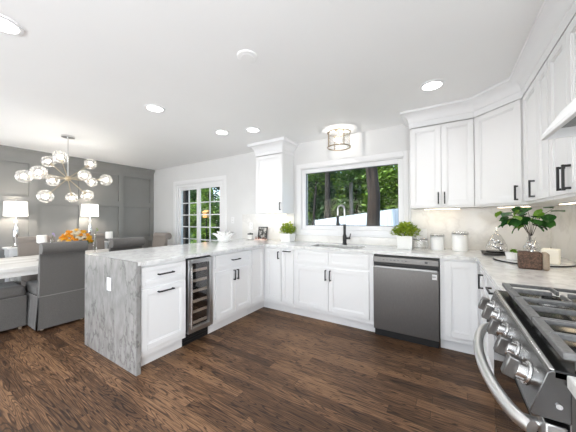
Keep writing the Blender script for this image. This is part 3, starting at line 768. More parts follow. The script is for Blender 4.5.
# fill behind crown so it is solid
# hood
t = thing('range_hood', 'white under-cabinet range hood at the right edge of the picture', 'range hood', (.6, 1.2, 1.6))
m = MB().extrude([(.366, 1.614), (.366, 1.630), (.436, 1.735), (.47, 1.745), (.535, 1.745), (.87, 1.745), (.87, 1.733), (.475, 1.731), (.448, 1.724), (.384, 1.628), (.384, 1.614)], 'y', .822, 1.578)
for ya, yb_ in ((.8225, .834), (1.566, 1.5775)): m.extrude([(.367, 1.615), (.367, 1.629), (.437, 1.733), (.47, 1.743), (.87, 1.743), (.87, 1.615)], 'y', ya, yb_)
m.build('hood_shell', WHITE, t, bevel=.002)
MB().box((.40, .84, 1.655), (.86, 1.56, 1.665)).build('filter', STEELD, t)

# under cabinet lights
def strip(label, c, rz, L):
    t = thing('under_cabinet_light', label, 'light', (c[0], c[1], UZ0 - .014 if c[2] is None else c[2]), rz, 'under-cabinet light bars')
    MB().box((-L / 2, -.018, .0025), (L / 2, .018, .0135)).build('housing', TRIM, t, world=False)
    MB().box((-L / 2 + .004, -.016, .0012), (L / 2 - .004, .016, .0024)).build('lens', STRIP, t, world=False)
strip('lit light bar under the single left wall cabinet', (-2.28, 3.30, 1.331), 0, .36)
strip('lit light bar under the double door cabinet right of the window', (-.04, 3.30, None), 0, .34)
strip('lit light bar under the diagonal corner cabinet', (.53, 3.09, None), R(-45), .26)
strip('lit light bar under the cabinet beside the diagonal corner', (.74, 2.5, None), Q, .4)
strip('lit light bar under the cabinet left of the range hood', (.74, 1.9, None), Q, .4)

# ------------------------------------------------------------------ ceiling lights
def downlight(label, x, y):
    t = thing('recessed_light', label, 'ceiling light', (x, y, H), 0, 'recessed ceiling lights')
    MB().lathe([(.098, -.0005), (.096, -.008), (.076, -.011), (.074, -.0005)], (x, y, H), 32, cap=False).build('trim_ring', TRIM, t)
    MB().lathe([(.0745, -.002), (.0745, -.008), (.0, -.0085)], (x, y, H), 32, cap=False).build('lens', LEDW, t)
    l = light_child('beam', t, (0, 0, -.03), 9 if 'right wall cabinets' in label else 5 if 'two recessed' in label else 24, .06, (.985, .99, 1), 'SPOT', R(150))
for lbl, x, y in (('recessed light at the top left corner of the picture', -2.24, .36), ('recessed light nearest the chandelier', -2.597, 1.507),
                  ('left one of the two recessed lights before the single left wall cabinet', -2.557, 2.411), ('right one of the two recessed lights before the single left wall cabinet', -2.143, 2.563),
                  ('recessed light in front of the right wall cabinets', -.094, 2.555), ('added fill downlight over the range side, out of the picture', -.094, 1.0),
                  ('added fill downlight over the near floor, out of the picture', -1.2, -.6), ('added fill downlight over the dining side, out of the picture', -3.6, -.6)):  # last three are unseen downlights added as extra fill
    downlight(lbl, x, y)
t = thing('smoke_detector', 'small round white ceiling disc between the recessed lights', 'smoke detector', (-1.207, 1.379, H))
MB().lathe([(.072, -.0005), (.072, -.006), (.066, -.010), (.05, -.0105)], (-1.207, 1.379, H), 32).build('base', CEIL, t)
MB().lathe([(.045, -.011), (.042, -.0135), (.0, -.014)], (-1.207, 1.379, H), 32, cap=False).build('cover', CEIL, t)

# flush drum light
cx, cy = -1.19, 3.18
t = thing('flush_mount_light', 'drum shaped semi-flush ceiling light with gilt cage before the window', 'ceiling light', (cx, cy, H))
MB().lathe([(.058, -.0005), (.055, -.018), (.018, -.024), (.012, -.05), (.012, -.062)], (cx, cy, H), 24).build('canopy', AGED, t)
MB().tube([(cx + .148 * math.cos(k * math.pi / 24), cy + .148 * math.sin(k * math.pi / 24), H - .042) for k in range(49)], .0075, 8).build('top_ring', AGED, t)
MB().tube([(cx + .148 * math.cos(k * math.pi / 24), cy + .148 * math.sin(k * math.pi / 24), H - .235) for k in range(49)], .008, 8).build('bottom_ring', AGED, t)
for k in range(4):
    a = R(45 + 90 * k); c_, s_ = math.cos(a), math.sin(a)
    m = MB(); m.cyl((cx + .148 * c_, cy + .148 * s_, H - .042), (cx + .148 * c_, cy + .148 * s_, H - .235), .0075, seg=8)
    m.cyl((cx + .148 * c_, cy + .148 * s_, H - .046), (cx + .012 * c_, cy + .012 * s_, H - .046), .004, seg=8)
    m.build('cage_bar', AGED, t)
MB().lathe([(.136, -.05), (.136, -.228)], (cx, cy, H), 40, cap=False).build('glass_shade', GLASS, t)
for k in range(22):
    a = R(k * 360 / 22)
m = MB()
for k in range(22):
    a = 2 * math.pi * k / 22; x, y = cx + .128 * math.cos(a), cy + .128 * math.sin(a)
    for q in range(8): m.sphere((x, y, H - .065 - q * .021), .0065, u=6, v=4)
m.build('crystal_strands', GLASS, t)
MB().sphere((cx, cy, H - .152), .022, sz=1.5).build('bulb', pbr('lit_soft_bulb', (1, .97, .9), .5, emit=(1, .93, .82), es=2.2), t)
light_child('bulb_light', t, (0, 0, -.100), 2.6, .008, (1, .95, .88))

# chandelier
hx, hy, hz = -4.499, 1.36, 1.841
t = thing('chandelier', 'starburst chandelier with twelve clear glass globes over the dining table', 'chandelier', (hx, hy, H))
MB().lathe([(.075, -.0005), (.075, -.022), (.012, -.03)], (hx, hy, H), 28).build('canopy', STEELL, t)
MB().cyl((hx, hy, H - .028), (hx, hy, hz), .007, seg=10).build('rod', STEELL, t)
MB().sphere((hx, hy, hz), .035).build('hub', BRASS, t)
def ray(pxx, pyy):
    a, b = pxx - 288, pyy - 216; rl = -ROLL
    a, b = a * math.cos(rl) + b * math.sin(rl), -a * math.sin(rl) + b * math.cos(rl)
    r, u, d = a / 252.3, -b / 252.3, 1.
    dy = d * math.cos(PITCH) - u * math.sin(PITCH); dz = u * math.cos(PITCH) + d * math.sin(PITCH)
    return Vector((r * math.cos(YAW) - dy * math.sin(YAW), r * math.sin(YAW) + dy * math.cos(YAW), dz)).normalized()
GL = [(-4.93, 1.00, 1.868, .085), (-4.62, 1.035, 1.895, .085)]
spec = [((23.8, 176.5), 0, .080), ((38.5, 172.5), -1, .078), ((48.5, 161.5), 1, .078), ((60.5, 157), -1, .076), ((53, 180.5), 1, .080), ((45.5, 196.5), -1, .078),
        ((72, 197.5), 1, .072), ((87.5, 195.5), 1, .080), ((84.5, 175.5), -1, .070), ((91.5, 182), 1, .074), ((90.5, 164), 1, .076), ((106, 180), 0, .078)]
eye = Vector((0, 0, 1.2654)); hub = Vector((hx, hy, hz))
for (pp_, sgn, gr) in spec:
    gr *= 1.07
    d = ray(*pp_); tt = (hub - eye).dot(d); c = eye + d * tt; pd = (c - hub).length
    s = math.sqrt(max(0, .47 ** 2 - pd ** 2)); c = c + d * s * sgn
    v = (c - hub).normalized()
    m = MB().cyl(hub + v * .03, c - v * (gr * .55), .004, seg=8).cyl(c - v * (gr + .012), c - v * (gr * .5), .014, seg=12)
    ar = m.build('arm', BRASS, t)
    gb = MB().sphere(c, gr, u=28, v=18).build('globe', SEEDED, ar, smooth=180)
    MB().sphere(c, .027, u=14, v=10).build('bulb', BULB, ar, smooth=180)
    light_child('globe_light', t, c - t.location, 3.0, .03, (1, .95, .88))

# ------------------------------------------------------------------ dining furniture
TX0, TX1, TY0, TY1, TZ = -5.32, -4.10, .30, 2.42, .722
t = thing('dining_table', 'long whitewashed wooden dining table before the grey wall', 'table', (-4.71, 1.36, 0))
m = MB(); nb = 7
for k in range(nb):
    a0 = TX0 + (TX1 - TX0) * k / nb; a1 = TX0 + (TX1 - TX0) * (k + 1) / nb
    m.box((a0, TY0, TZ - .04), (a1 - .0015, TY1, TZ))
m.build('tabletop', TABLEW, t, bevel=.002)
m = MB(); ins = .03
m.box((TX0 + ins, TY0 + ins, TZ - .105), (TX0 + ins + .03, TY1 - ins, TZ - .041)).box((TX1 - ins - .03, TY0 + ins, TZ - .105), (TX1 - ins, TY1 - ins, TZ - .041))
m.box((TX0 + .06, TY0 + ins, TZ - .105), (TX1 - .06, TY0 + ins + .03, TZ - .041)).box((TX0 + .06, TY1 - ins - .03, TZ - .105), (TX1 - .06, TY1 - ins, TZ - .041))
m.build('apron', TABLEW, t, bevel=.003)
for yy in (.90, 1.84):
    m = MB().box((-4.78, yy - .045, .09), (-4.69, yy + .045, TZ - .041))
    for q in (-.026, 0, .026): m.box((-4.692, yy + q - .007, .14), (-4.682, yy + q + .007, TZ - .11))
    m.box((-5.1, yy - .05, .002), (-4.37, yy + .05, .09)).box((-5.0, yy - .045, TZ - .10), (-4.42, yy + .045, TZ - .041))
    m.build('leg', TABLEW, t, bevel=.004)
MB().box((-4.755, .945, .30), (-4.715, 1.795, .39)).build('stretcher', TABLEW, t, bevel=.004)

def make_chair(label, loc, rz, FAB=FAB):
    # front faces local -y, origin on the floor under the seat
    t = thing('dining_chair', label, 'chair', loc, rz, 'slipcovered dining chairs')
    hw = .215
    m = MB().box((-hw, -.29, .375), (hw, .175, .50))
    m.build('seat', FAB, t, bevel=.03, world=False, bseg=4)
    # backrest with scrolled top rolling backwards
    prof = [(.180, .385), (.185, .60), (.205, .80), (.225, .92)]
    cxr, czr, rr = .282, .935, .066
    for k in range(17):
        a = R(205 - k * 280 / 16)
        prof.append((cxr + rr * math.cos(a), czr + rr * math.sin(a)))
    prof += [(.262, .885), (.258, .80), (.250, .60), (.245, .385)]
    m = MB().extrude(prof, 'x', -hw + .004, hw - .004)
    m.build('backrest', FAB, t, bevel=.008, world=False, smooth=50, bseg=3)
    # skirt with kick pleats, flaring slightly
    m = MB()
    def ring(z, f): return [(-hw - f, -.29 - f, z), (hw + f, -.29 - f, z), (hw + f, .252 + f, z), (-hw - f, .252 + f, z)]
    A, B = ring(.388, .009), ring(.028, .034)
    for i in range(4):
        j = (i + 1) % 4; segs = 14; prev = None
        for k in range(segs + 1):
            u = .03 + .94 * k / segs
            wv = .004 * math.sin(k * 2.3 + i)
            pa = Vector(A[i]).lerp(Vector(A[j]), u); pb = Vector(B[i]).lerp(Vector(B[j]), u)
            nn = Vector(((pb - pa).x, (pb - pa).y, 0)); dirn = (Vector(A[j]) - Vector(A[i])).normalized(); nn = Vector((dirn.y, -dirn.x, 0))
            va = m.b.verts.new(pa); vb = m.b.verts.new(pb + nn * wv); va2 = m.b.verts.new(pa - nn * .006); vb2 = m.b.verts.new(pb + nn * wv - nn * .006)
            if prev:
                m.b.faces.new((prev[0], va, vb, prev[1])); m.b.faces.new((prev[2], prev[3], vb2, va2)); m.b.faces.new((prev[1], vb, vb2, prev[3]))
            prev = (va, vb, va2, vb2)
    for i in range(4):      # pleat backing at the corners
        x, y, _ = A[i]; sx, sy = (1 if x > 0 else -1), (1 if y > 0 else -1)
        m.box((min(x - sx * .05, x - sx * .008), min(y - sy * .05, y - sy * .008), .03), (max(x - sx * .05, x - sx * .008), max(y - sy * .05, y - sy * .008), .38))
    m.build('skirt', FAB, t, world=False, smooth=60)
    m = MB(); f = .012
    m.box((-hw - f, .252 + f - .006, .386), (hw + f, .252 + f, .394)).box((-hw - f, -.29 - f, .386), (hw + f, -.29 - f + .006, .394))
    m.box((-hw - f, -.29 - f + .006, .386), (-hw - f + .006, .252 + f - .006, .394)).box((hw + f - .006, -.29 - f + .006, .386), (hw + f, .252 + f - .006, .394))
    m.build('piping', FABL if FAB.name == 'grey_linen' else FAB, t, world=False, bevel=.002)
    for sx in (-1, 1):
        for yy in (-.26, .225):
            MB().cyl((sx * (hw - .03), yy, .0), (sx * (hw - .03), yy, .03), .014, .02, 12).build('foot', WICKL, t, world=False)
    return t
ch = make_chair('grey slipcovered chair with scrolled back, beside the marble peninsula end', (-4.155, 1.145, 0), -Q)
clone(ch, 'grey chair of which only the scrolled back top shows over the peninsula counter', (-4.155, 1.85, 0), -Q)
ct_ = make_chair('taupe chair at the far head of the table near the glazed door', (-4.74, 2.62, 0), 0, TAUPE)
clone(ct_, 'taupe chair across the table in front of the left lamp', (-5.235, 1.275, 0), Q)
clone(ct_, 'taupe chair across the table behind the orange flowers', (-5.235, 1.98, 0), Q)
# bench at the left edge
t = thing('dining_bench', 'dark grey skirted upholstered bench at the left edge of the picture', 'bench', (-4.40, .30, 0))
MB().box((-4.63, -.35, .36), (-4.175, .885, .50)).build('seat', FAB, t, bevel=.05, bseg=5)
m = MB().box((-4.63, -.35, .03), (-4.172, .888, .378))
m.build('skirt', FAB, t, bevel=.006)
for xx in (-4.6, -4.2):
    for yy in (-.3, .84): MB().cyl((xx, yy, 0), (xx, yy, .032), .014, .02, 12).build('foot', WICKL, t)

# console and lamps
t = thing('console_table', 'white console table along the grey wall under the lamps', 'console', (-5.80, 1.6, 0))
MB().box((-5.965, .985, .80), (-5.645, 2.36, .832)).build('tabletop', TRIM, t, bevel=.004)
MB().box((-5.955, 1.01, .70), (-5.665, 2.335, .799)).build('apron', TRIM, t, bevel=.003)
for xx in (-5.945, -5.695):
    for yy in (1.015, 2.29): MB().box((xx, yy, .0), (xx + .04, yy + .04, .6995)).build('leg', TRIM, t, bevel=.003)
MB().box((-5.945, 1.02, .16), (-5.665, 2.325, .18)).build('shelf', TRIM, t, bevel=.003)
def lamp(label, x, y):
    t = thing('table_lamp', label, 'lamp', (x, y, .8325), 0, 'table lamps on the console')
    MB().box((-.065, -.065, 0), (.065, .065, .022)).build('base', CHROME, t, bevel=.003, world=False)
    MB().lathe([(.016, .022), (.022, .03), (.02, .06), (.033, .12), (.042, .22), (.034, .30), (.014, .35), (.014, .36)], seg=12).build('column', CHROME, t, world=False)
    MB().lathe([(.01, .36), (.03, .375), (.034, .395), (.02, .42), (.012, .425)], seg=16).build('crystal_ball', GLASS, t, world=False)
    MB().cyl((0, 0, .42), (0, 0, .735), .007).cyl((0, 0, .735), (0, 0, .755), .011, .005).build('stem', CHROME, t, world=False)
    m = MB(); m.lathe([(.138, .49), (.130, .72), (.127, .72), (.135, .49)], seg=40, cap=False)
    m.build('lamp_shade', SHADE, t, world=False)
    MB().sphere((0, 0, .60), .03).build('bulb', BULB, t, world=False)
    light_child('lamp_light', t, (0, 0, .56), 7, .03, (1, .9, .78))
    return t
lamp('left table lamp with white drum shade on the console', -5.80, 1.105)
lamp('right table lamp with white drum shade behind the flowers', -5.80, 2.09)

# things on the dining table
def pillar(label, x, y, z1, h, r):
    t = thing('pillar_candle', label, 'candle', (x, y, TZ + .0005), 0, 'pillar candles on glass stands')
    MB().lathe([(.055, 0), (.055, .006), (.012, .014), (.009, .05), (.012, z1 - .02), (.05, z1 - .006), (.05, z1)], seg=20).build('candle_stand', GLASS, t, world=False)
    MB().lathe([(r, z1 + .0005), (r, z1 + h), (r * .9, z1 + h + .003), (.0, z1 + h - .004)], seg=24, cap=False).build('wax', LINENW, t, world=False)
    MB().cyl((0, 0, z1 + h - .006), (0, 0, z1 + h + .012), .0015, seg=6).build('wick', BLACK, t, world=False)
pillar('white pillar candle on a glass stand left of the orange flowers', -4.62, 1.125, .235, .095, .052)
pillar('white pillar candle on a glass stand right of the orange flowers', -4.62, 1.925, .235, .105, .050)
t = thing('flower_arrangement', 'low orange and cream flower arrangement in a dark bowl on the dining table', 'flowers', (-4.62, 1.49, TZ + .0005))
MB().lathe([(.06, 0), (.085, .02), (.11, .11), (.12, .16), (.112, .16), (.09, .10), (.0, .09)], (-4.62, 1.49, TZ + .0005), cap=False).build('bowl', ENAMEL, t)
def blossom(m, c, r, rnd):
    for ring_, n_ in ((0, 5), (1, 7), (2, 8)):
        for k in range(n_):
            a = 2 * math.pi * k / n_ + ring_ * .5; tilt = R(20 + 30 * ring_)
            e = Matrix.Rotation(a, 3, 'Z') @ Matrix.Rotation(tilt, 3, 'Y')
            q = [Vector((0, 0, 0)), Vector((.35, -.34, .5)), Vector((.12, 0, 1.0)), Vector((.35, .34, .5))]
            vs = [m.b.verts.new(Vector(c) + (e @ (p_ * r))) for p_ in q]
            m.b.faces.new((vs[0], vs[1], vs[2])); m.b.faces.new((vs[0], vs[2], vs[3]))
    m.sphere((c[0], c[1], c[2] + r * .25), r * .42, u=8, v=6)
PO = pbr('orange_petals', (.82, .38, .02), .6); PY = pbr('golden_petals', (.88, .56, .05), .6); PW = pbr('cream_petals', (.80, .74, .60), .6)
rnd = random.Random(3); spots_ = []
for k in range(64):
    for _ in range(30):
        a = rnd.uniform(0, 6.28); q = math.sqrt(rnd.random())
        x, y = q * .15 * math.cos(a), q * .185 * math.sin(a)
        z = .19 + .20 * math.sqrt(max(0, 1 - q * q)) * rnd.uniform(.8, 1)
        if all((x - s_[0]) ** 2 + (y - s_[1]) ** 2 + (z - s_[2]) ** 2 > .042 ** 2 for s_ in spots_): break
    spots_.append((x, y, z))
for i, (x, y, z) in enumerate(spots_):
    m = MB(); central = abs(y) < .07
    mat = PW if (central and rnd.random() < .6) or rnd.random() < .06 else (PO if rnd.random() < .5 else PY)
    blossom(m, (-4.62 + x, 1.49 + y, TZ + z), .034, rnd); m.build('blossom', mat, t)
leafmesh('leaves', LEAFB, t, leaves(260, (-4.62, 1.49, TZ + .18), (.17, .23, .10), .03, 5))
MB().extrude([(-.02, 0), (.02, 0), (.0, .3)], 'z', 0, .001).b.free()
def budvase(label, x, y, h, col, leafc):
    t = thing('bud_vase', label, 'vase', (x, y, TZ + .0005), 0, 'glass bud vases on the dining table')
    MB().lathe([(.022, 0), (.03, .02), (.03, h * .5), (.012, h * .75), (.015, h)], seg=16, cap=False).build('vase', GLASS, t, world=False)
    m = MB(); m.tube([(0, 0, .01), (.004, .004, h), (.012, .015, h + .07)], .0025, 6); m.build('stem', LEAFB, t, world=False)
    leafmesh('sprig', leafc, t, [[Vector((x, y, TZ)) + q - Vector((x, y, TZ)) + t.location for q in leaves(26, (.012, .015, h + .07), (.03, .03, .05), .014, int(h * 1000))[0]], leaves(26, (.012, .015, h + .07), (.03, .03, .05), .014, int(h * 1000))[1]])
PV = pbr('lilac_petals', (.42, .34, .60), .6)
budvase('glass bud vase with green and lilac sprig, left of the orange flowers', -4.80, 1.27, .26, None, PV)
budvase('glass bud vase with green sprig, right of the orange flowers', -4.86, 1.82, .30, None, LEAFA)

# ------------------------------------------------------------------ peninsula and counter objects
Z0 = ZC + .0008
# lotus bowl
lx, ly = -2.87, 2.74
t = thing('lotus_bowl', 'white petal shaped ceramic bowl on the peninsula counter', 'bowl', (lx, ly, Z0))
MB().lathe([(.07, 0), (.075, .008), (.10, .035), (.09, .045), (.0, .03)], seg=28, cap=False).build('base', CERAM, t, world=False)
def petal(a, lean, L, wd, r0, z0):
    m = MB(); rows = 7; cols = 5; grid = []
    for i in range(rows):
        u = i / (rows - 1); w_ = wd * math.sin(math.pi * min(1, .18 + u * .82)) ** .8 * (1 if u < 1 else .05)
        ang = lean * (.35 + .65 * u)
        rr = r0 + L * u * math.sin(ang); zz = z0 + L * u * math.cos(ang)
        row = []
        for j in range(cols):
            v = (j / (cols - 1) - .5) * 2
            p = Vector((rr - (1 - abs(v)) * .0 + abs(v) ** 2 * -.018, v * w_, zz + .004 * v * v))
            row.append(p)
        grid.append(row)
    rot = Matrix.Rotation(a, 3, 'Z')
    V1 = [[m.b.verts.new(rot @ p) for p in r] for r in grid]; V2 = [[m.b.verts.new(rot @ (p + Vector((-.006, 0, .003)))) for p in r] for r in grid]
    for i in range(rows - 1):
        for j in range(cols - 1):
            m.b.faces.new((V1[i][j], V1[i][j + 1], V1[i + 1][j + 1], V1[i + 1][j])); m.b.faces.new((V2[i][j], V2[i + 1][j], V2[i + 1][j + 1], V2[i][j + 1]))
        m.b.faces.new((V1[i][0], V1[i + 1][0], V2[i + 1][0], V2[i][0])); m.b.faces.new((V1[i][-1], V2[i][-1], V2[i + 1][-1], V1[i + 1][-1]))
    m.b.faces.new(V1[0] + V2[0][::-1]); m.b.faces.new(V1[-1][::-1] + V2[-1])
    return m
for k in range(9): petal(2 * math.pi * k / 9, R(44), .155, .046, .078, .018).build('petal', CERAM, t, world=False, smooth=180)
for k in range(7): petal(2 * math.pi * k / 7 + .3, R(22), .140, .040, .055, .03).build('petal', CERAM, t, world=False, smooth=180)

# candle jar with black lid on a plate, framed picture, letters
jx, jy = -2.80, 3.27
o = MB().lathe([(.05, 0), (.085, .004), (.092, .010), (.088, .012), (.05, .008), (.0, .008)], (jx, jy, Z0), cap=False).build('saucer', CERAM); tag(o, 'small white saucer under the candle jar by the picture frame', 'plate')
t = thing('candle_jar', 'white candle jar with black lid beside the picture frame', 'candle', (jx, jy, Z0 + .0095))
MB().lathe([(.040, 0), (.045, .004), (.045, .070), (.038, .075)], seg=24).build('jar', CERAM, t, world=False)
MB().lathe([(.046, .0755), (.046, .094), (.012, .096), (.012, .104), (.0, .105)], seg=24, cap=False).build('lid', BLACK, t, world=False)
fx0, fyy = -2.625, 3.36
t = thing('picture_frame', 'small dark framed black and white landscape leaning on the backsplash', 'picture', (fx0, fyy, Z0))
tilt = Matrix.Rotation(R(-8), 3, 'X')
fw_, fh_ = .078, .215
m = MB(); k = .014
for lo, hi in (((-fw_ - k, 0, 0), (-fw_, .015, fh_)), ((fw_, 0, 0), (fw_ + k, .015, fh_)), ((-fw_, 0, 0), (fw_, .015, k)), ((-fw_, 0, fh_ - k), (fw_, .015, fh_))):
    m.box(lo, hi)
bmesh.ops.rotate(m.b, cent=(0, 0, 0), matrix=tilt, verts=m.b.verts[:]); m.build('frame', BLACK, t, world=False)
def photo_mat():
    m = pbr('grey_landscape_print', (.4, .4, .4), .4); n, l = nodes(m); b = n['Principled BSDF']
    tc = n.new('ShaderNodeTexCoord'); nz = n.new('ShaderNodeTexNoise'); nz.inputs['Scale'].default_value = 16; nz.inputs['Detail'].default_value = 3
    rp = n.new('ShaderNodeValToRGB'); rp.color_ramp.elements[0].position = .42; rp.color_ramp.elements[1].position = .60
    rp.color_ramp.elements[0].color = (.04, .04, .035, 1); rp.color_ramp.elements[1].color = (.6, .58, .55, 1)
    l.new(tc.outputs['Object'], nz.inputs[0]); l.new(nz.outputs[0], rp.inputs[0]); l.new(rp.outputs[0], b.inputs['Base Color']); return m
m = MB().box((-fw_, .004, k), (fw_, .009, fh_ - k)); bmesh.ops.rotate(m.b, cent=(0, 0, 0), matrix=tilt, verts=m.b.verts[:]); m.build('print', photo_mat(), t, world=False)
RW = noisy('reddish_wood', (.16, .05, .03), (.26, .10, .06), 40, .6)
t = thing('trinket_tray', 'small pink tray with dark little ornaments before the picture frame', 'tray', (-2.58, 3.27, Z0))
MB().box((-.11, -.035, 0), (.11, .035, .008)).box((-.11, -.035, .008), (.11, -.03, .02)).box((-.11, .03, .008), (.11, .035, .02)).build('tray', pbr('blush_ceramic', (.78, .62, .55), .4), t, bevel=.002, world=False)
for xx, hh in ((-.095, .05), (-.04, .045), (.05, .045), (.09, .035)):
    o = MB().lathe([(.010, 0), (.012, hh * .4), (.006, hh * .7), (.010, hh * .85), (.0, hh)], (-2.58 + xx, 3.27, Z0 + .0085), 12, cap=False).build('ornament', RW)
    tag(o, {-.095: 'leftmost little reddish wooden ornament on the pink tray', -.04: 'second little wooden ornament from the left on the pink tray', .05: 'third little wooden ornament from the left on the pink tray', .09: 'rightmost and shortest little wooden ornament on the pink tray'}[xx], 'ornament', 'ornaments on the pink tray')

def potplant(label, x, y, w, h, fol, seed, lobes):
    t = thing('potted_plant', label, 'plant', (x, y, Z0), 0, 'leafy plants in white pots')
    k = .008; a = w / 2 * .90; b = w / 2
    m = MB()
    for (p, q) in (((-a, -a), (a, -a)), ((a, -a), (a, a)), ((a, a), (-a, a)), ((-a, a), (-a, -a))): pass
    prof_o = [(-a, 0), (a, 0)]
    def rect(s, z): return [m.b.verts.new((sx * s, sy * s, z)) for sx, sy in ((-1, -1), (1, -1), (1, 1), (-1, 1))]
    r0, r1, r2, r3 = rect(a, 0), rect(b, h), rect(b - k, h), rect(b - k, h - .02)
    for A_, B_ in ((r0, r1), (r1, r2), (r2, r3)):
        for i in range(4): m.b.faces.new((A_[i], A_[(i + 1) % 4], B_[(i + 1) % 4], B_[i]))
    m.b.faces.new(r0[::-1]); m.b.faces.new(r3)
    m.build('pot', CERAM, t, world=False, bevel=.006)
    MB().box((-b + k + .001, -b + k + .001, h - .0195), (b - k - .001, b - k - .001, h - .012)).build('soil', DIRT, t, world=False)
    rnd = random.Random(seed); m = MB(); vs = []; fs = []
    for i in range(fol[0]):
        a_ = rnd.uniform(0, 6.28); q = math.sqrt(rnd.random()); zz = rnd.random()
        c = Vector((q * fol[1] * math.cos(a_), q * fol[1] * math.sin(a_), h - .01 + fol[2] * (1 - .6 * q * q) * zz ** .7))
        dirn = Vector((c.x + rnd.uniform(-.07, .07), c.y + rnd.uniform(-.07, .07), .02 + .14 * rnd.random() - .05 * q)).normalized()
        side = dirn.cross(Vector((0, 0, 1))).normalized(); up_ = side.cross(dirn)
        s = fol[3] * rnd.uniform(.7, 1.25); n0 = len(vs)
        for (u, v, w_) in ((0, 0, 0), (.45, .42, .10), (1.0, 0, -.06), (.45, -.42, .10), (.5, 0, .02)):
            vs.append(c + dirn * u * s + side * v * s + up_ * w_ * s + t.location)
        fs += [(n0, n0 + 1, n0 + 4), (n0 + 1, n0 + 2, n0 + 4), (n0 + 2, n0 + 3, n0 + 4), (n0 + 3, n0, n0 + 4)]
    leafmesh('foliage', LEAFP, t, (vs, fs))
    m = MB()
    for i in range(12):
        a_ = rnd.uniform(0, 6.28); q = rnd.uniform(.2, .8) * fol[1]
        m.tube([(rnd.uniform(-.02, .02), rnd.uniform(-.02, .02), h - .014), (q * .5 * math.cos(a_), q * .5 * math.sin(a_), h + fol[2] * .4), (q * math.cos(a_), q * math.sin(a_), h + fol[2] * .6)], .002, 5)
    m.build('stems', LEAFB, t, world=False)
    return t
potplant('yellow green plant in a white pot left of the kitchen window', -2.05, 3.27, .17, .125, (300, .105, .165, .045), 4, 0)
potplant('bushy green plant in a white pot right of the kitchen window', -.40, 3.19, .165, .15, (420, .135, .15, .045), 9, 0)

# clip top canisters
def canister(label, x, y, r, h, fill, lidglass=True):
    t = thing('storage_jar', label, 'jar', (x, y, Z0), 0, 'clip top jars by the backsplash')
    MB().lathe([(r * .95, 0), (r, .006), (r, h * .83), (r * .95, h * .85), (r * .95, h * .865)], seg=32, cap=fill is not GLASS).build('jar', fill, t, world=False)
    MB().lathe([(r * .98, h * .867), (r * .98, h * .895)], seg=32).build('seal', ENAMEL, t, world=False)
    MB().lathe([(r * .99, h * .897), (r * .99, h * .985), (r * .96, h), (.0, h)], seg=32, cap=False).build('lid', GLASS, t, world=False)
    m = MB()
    m.tube([(r * 1.03 * math.cos(k * math.pi / 18), r * 1.03 * math.sin(k * math.pi / 18), h * .82) for k in range(37)], .002, 6)
    for s in (-1, 1):
        m.tube([(s * r * 1.03, 0, h * .82), (s * r * 1.05, -.006, h * .90), (s * r * 1.0, -.01, h * .955)], .002, 6)
    m.tube([(-r * .30, -r * .98, h * .82), (-r * .34, -r * 1.10, h * .70), (r * .34, -r * 1.10, h * .70), (r * .30, -r * .98, h * .82)], .002, 6)
    m.build('clip', CHROME, t, world=False)
    return t
canister('short wide clear glass clip jar beside the bushy plant', -.25, 3.215, .078, .125, GLASS)
canister('middle white clip top canister of the three jars', -.085, 3.24, .066, .175, CERAM)
canister('tallest white clip top canister, nearest the corner', .125, 3.255, .072, .205, CERAM)

# corner group: slate board with glass cloche, round tray
SLATE = noisy('dark_slate', (.018, .016, .015), (.04, .036, .034), 30, .6)
o = MB().box((.30, 2.98, Z0), (.50, 3.22, Z0 + .022)).build('slate_board', SLATE, bevel=.003); tag(o, 'thick dark slate board under the pear shaped glass cloche', 'board')
qx, qy, qz = .405, 3.09, Z0 + .0228
t = thing('glass_cloche', 'pear shaped clear glass cloche standing on the dark slate board', 'cloche', (qx, qy, qz))
MB().lathe([(.082, 0), (.085, .01), (.080, .012), (.0, .012)], seg=32, cap=False).build('base', ENAMEL, t, world=False)
MB().lathe([(.076, .013), (.082, .03), (.080, .06), (.062, .105), (.042, .145), (.035, .16), (.026, .172), (.010, .178)], seg=36, cap=False).build('dome', GLOBE, t, world=False, smooth=180)
MB().lathe([(.010, .176), (.006, .186), (.011, .196), (.011, .205), (.004, .214), (.003, .236), (.0, .238)], seg=16, cap=False).build('finial', CHROME, t, world=False)
m = MB()
rnd = random.Random(2)
for k in range(9):
    a = rnd.uniform(0, 6.28); m.sphere((.038 * math.cos(a) * rnd.random(), .038 * math.sin(a) * rnd.random(), .032 + .011 * k), .018, u=12, v=8)
m.build('silver_balls', CHROME, t, world=False)
# round tray
tx, ty = .575, 2.735
t = thing('round_tray', 'round dark rimmed serving tray in the counter corner', 'tray', (tx, ty, Z0))
MB().lathe([(.235, 0), (.24, .004), (.24, .009), (.236, .010)], seg=48).build('tray_base', BLACK, t, world=False)
MB().lathe([(.234, .0102), (.234, .0125), (.0, .0126)], seg=48, cap=False).build('tray_surface', MARBLE, t, world=False)
TZc = Z0 + .0135
# wicker block basket
t = thing('woven_box', 'dark woven square box with pale wooden sides on the counter before the round tray', 'box', (.488, 2.375, Z0), R(-8))
w_, d_, h_ = .120, .10, .115
m = MB().box((-w_ / 2, -d_ / 2, .0), (w_ / 2, d_ / 2, h_)); m.build('woven_face', WICK, t, bevel=.008, world=False)
m = MB().box((w_ / 2 + .0005, -d_ / 2, .0), (w_ / 2 + .035, d_ / 2, h_)); m.build('pale_side', WICKL, t, bevel=.012, world=False, bseg=3)
t = thing('glass_globe', 'small clear glass globe ornament on top of the woven box', 'ornament', (.503, 2.378, Z0 + h_ + .001))
MB().lathe([(.022, 0), (.022, .006), (.016, .010)], seg=20).build('foot', CHROME, t, world=False)
MB().sphere((0, 0, .044), .036, u=28, v=18).build('globe', GLOBE, t, world=False, smooth=180)
MB().sphere((.006, .004, .04), .018, u=12, v=8).sphere((-.010, -.004, .05), .013, u=12, v=8).build('silver_beads', CHROME, t, world=False)
